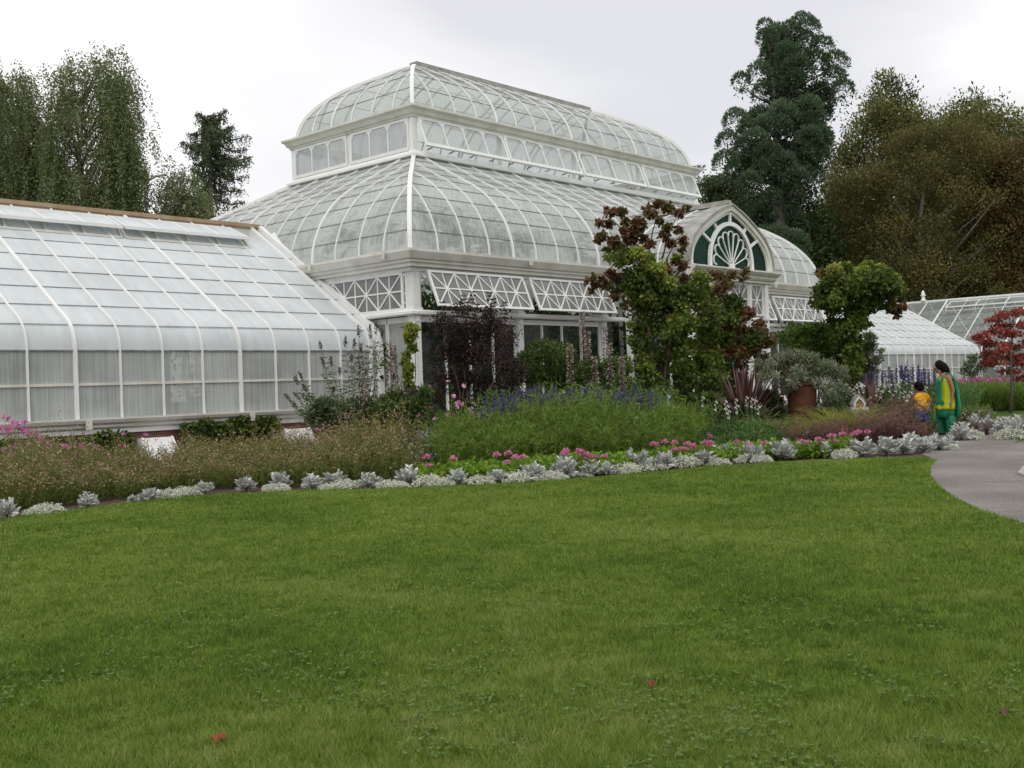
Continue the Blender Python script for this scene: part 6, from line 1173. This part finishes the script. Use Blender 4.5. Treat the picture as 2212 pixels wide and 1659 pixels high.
b = MB(); loft(b, [(-.045, 0, 1.255, .055, .07), (-.02, 0, 1.235, .10, .125), (-.005, 0, 1.18, .135, .155), (.0, 0, 1.08, .15, .165), (.01, 0, .95, .135, .15, .02), (.015, 0, .84, .15, .165, .03), (.01, 0, .72, .18, .19, .04), (-.01, 0, .61, .20, .20, .06), (-.015, 0, .565, .205, .205, .07)]); b.build('tunic', 'lime_cloth', wo)
b = MB(); loft(b, [(.0, 0, .80, .13, .15), (-.01, 0, .68, .185, .19, .02), (-.01, 0, .50, .20, .19, .06), (-.02, -.01, .40, .19, .18, .08)])
loft(b, [(.03, -.085, .44, .12, .11, .05), (.05, -.09, .28, .115, .10, .08), (.06, -.09, .12, .10, .085, .08), (.06, -.09, .06, .075, .065, .03)]); loft(b, [(-.08, .085, .44, .13, .11, .05), (-.10, .09, .28, .125, .10, .08), (-.09, .09, .12, .105, .085, .08), (-.075, .09, .06, .075, .065, .03)]); b.build('trousers', 'green_cloth', wo)
b = MB()       # scarf: over both shoulders, down the front on the left and down the back
def ribbon(b, pts, wid, thk=.012, side=(0, 1, 0)):
    b.bar([Vector(p) for p in pts], wid, thk, [Vector((0, 0, 1)).cross(Vector(side)) if False else Vector((1, 0, .15)) for _ in pts])
ribbon(b, [(-.09, 0, 1.22), (-.15, 0, 1.12), (-.155, 0, 1.0), (-.15, 0, .88), (-.165, 0, .72)], .30)
ribbon(b, [(-.04, 0, 1.275), (.05, 0, 1.265), (.125, 0, 1.17), (.165, 0, 1.02), (.20, 0, .82), (.215, 0, .62), (.20, 0, .42)], .34, .03)
for y in (-.16, -.08, 0, .08, .16): b.tube([(-.02, y, 1.262-abs(y)*.3), (.06, y, 1.255-abs(y)*.3), (.14, y, 1.16), (.178, y, 1.02), (.215, y, .82), (.23, y, .62), (.215, y, .40)], [.012, .02, .022, .024, .026, .028, .022], 6)
b.build('scarf', 'dupatta', wo)
def blob(b, c, r, seed=0, rough=.08, n1=14, n2=22):
    k = len(b.v); R_ = np.random.RandomState(seed); ph = R_.uniform(0, 6.28, 6)
    for i in range(n1+1):
        th = math.pi*i/n1
        for j in range(n2):
            a = 2*math.pi*j/n2; q = 1+rough*(math.sin(3*a+ph[0])*math.sin(2*th+ph[1])+.5*math.sin(9*a+ph[2])*math.sin(5*th+ph[3])); b.v.append((c[0]+r[0]*q*math.sin(th)*math.cos(a), c[1]+r[1]*q*math.sin(th)*math.sin(a), c[2]+r[2]*q*math.cos(th)))
    for i in range(n1):
        for j in range(n2): b.f.append((k+n2*i+j, k+n2*i+(j+1) % n2, k+n2*(i+1)+(j+1) % n2, k+n2*(i+1)+j)); b.sm.append(True)
b = MB(); blob(b, (-.115, 0, 1.435), (.105, .115, .105), 1); blob(b, (-.07, 0, 1.405), (.115, .115, .105), 2, .05); blob(b, (-.01, 0, 1.35), (.10, .11, .115), 3, .06); blob(b, (.045, 0, 1.285), (.065, .085, .09), 4, .08); b.build('hair', 'hair', wo)
for x, y in ((.03, -.09), (-.11, .09)): b = MB(); loft(b, [(x, y, .0, .115, .045), (x, y, .03, .12, .05), (x+.02, y, .065, .085, .045), (x+.04, y, .09, .04, .035)], 18); b.build('shoe', 'black', wo)
# boy seen from behind
pb = at(1994, 960, 21.9); pb.z = 0
bo = thing('person', 'small boy in golden yellow shirt and blue shorts with hands behind back', 'person', tuple(pb)); bo.rotation_euler = (0, 0, PR); 
J = {'pelvis': ((.0, 0, .54), (.095, .085)), 'waist': ((.0, 0, .64), (.09, .075)), 'chest': ((-.01, 0, .78), (.10, .08)), 'collar': ((-.02, 0, .87), (.07, .06)), 'neck': ((-.035, 0, .92), .038), 'head0': ((-.05, 0, .96), .062), 'head1': ((-.06, .01, 1.03), .078), 'crown': ((-.06, .01, 1.085), .055), 'nose': ((-.142, .03, 1.01), .010), 'chin': ((-.105, .03, .955), .022), 'ear': ((-.04, -.07, 1.0), .014),
     'shR': ((.10, 0, .85), .042), 'elR': ((.145, -.05, .70), .032), 'Rwrist': ((.08, -.12, .59), .022), 'shL': ((-.12, 0, .85), .042), 'elL': ((-.10, -.08, .69), .032), 'Lwrist': ((.03, -.13, .60), .022),
     'hipR': ((.055, 0, .50), .065), 'knR': ((.06, 0, .28), .042), 'anR': ((.06, .01, .07), .030), 'toR': ((.05, .09, .03), .026), 'hipL': ((-.055, 0, .50), .065), 'knL': ((-.06, 0, .28), .042), 'anL': ((-.06, .01, .07), .030), 'toL': ((-.07, .09, .03), .026)}
Bn = [('pelvis', 'waist'), ('waist', 'chest'), ('chest', 'collar'), ('collar', 'neck'), ('neck', 'head0'), ('head0', 'head1'), ('head1', 'crown'), ('head1', 'nose'), ('head0', 'chin'), ('head0', 'ear'), ('collar', 'shR'), ('shR', 'elR'), ('elR', 'Rwrist'), ('collar', 'shL'), ('shL', 'elL'), ('elL', 'Lwrist'), ('pelvis', 'hipR'), ('hipR', 'knR'), ('knR', 'anR'), ('anR', 'toR'), ('pelvis', 'hipL'), ('hipL', 'knL'), ('knL', 'anL'), ('anL', 'toL')]
fingers(J, Bn, (.08, -.12, .59), (.04, -.13, .50), 'R', .7); fingers(J, Bn, (.03, -.13, .60), (.10, -.13, .53), 'L', .7)
skin_body('body', J, Bn, bo)
b = MB(); loft(b, [(-.02, 0, .91, .05, .05), (-.015, 0, .885, .11, .075), (-.01, 0, .82, .135, .10), (-.005, 0, .72, .13, .105, .02), (.0, 0, .62, .135, .11, .03), (.0, 0, .585, .14, .112, .03)])
for s_ in ((.10, .15), (-.12, -.115)): b.tube([(s_[0]*.75, 0, .855), (s_[0], -.01, .83), (s_[1]+(.0 if s_[0] > 0 else .0), -.045, .735)], [.055, .055, .050], 12)
b.build('shirt', 'tee', bo)
b = MB(); loft(b, [(.0, 0, .60, .125, .10), (.0, 0, .555, .13, .103, .02)]); b.build('undershirt', 'undershirt', bo)
b = MB(); loft(b, [(.0, 0, .56, .122, .10), (.0, 0, .46, .13, .105, .02), (.0, 0, .44, .12, .10)]); loft(b, [(.062, 0, .47, .07, .08), (.066, 0, .31, .073, .08, .02)]); loft(b, [(-.062, 0, .47, .07, .08), (-.066, 0, .31, .073, .08, .02)]); b.build('shorts', 'denim', bo)
b = MB(); blob(b, (-.055, -.012, 1.06), (.092, .088, .085), 5, .06); blob(b, (-.035, -.04, 1.0), (.075, .06, .065), 6, .06); b.build('hair', 'hair', bo)
for x in (.055, -.065): b = MB(); loft(b, [(x, .05, .0, .035, .08), (x, .05, .03, .037, .082), (x, .03, .06, .03, .055)], 16); b.build('shoe', 'black', bo)
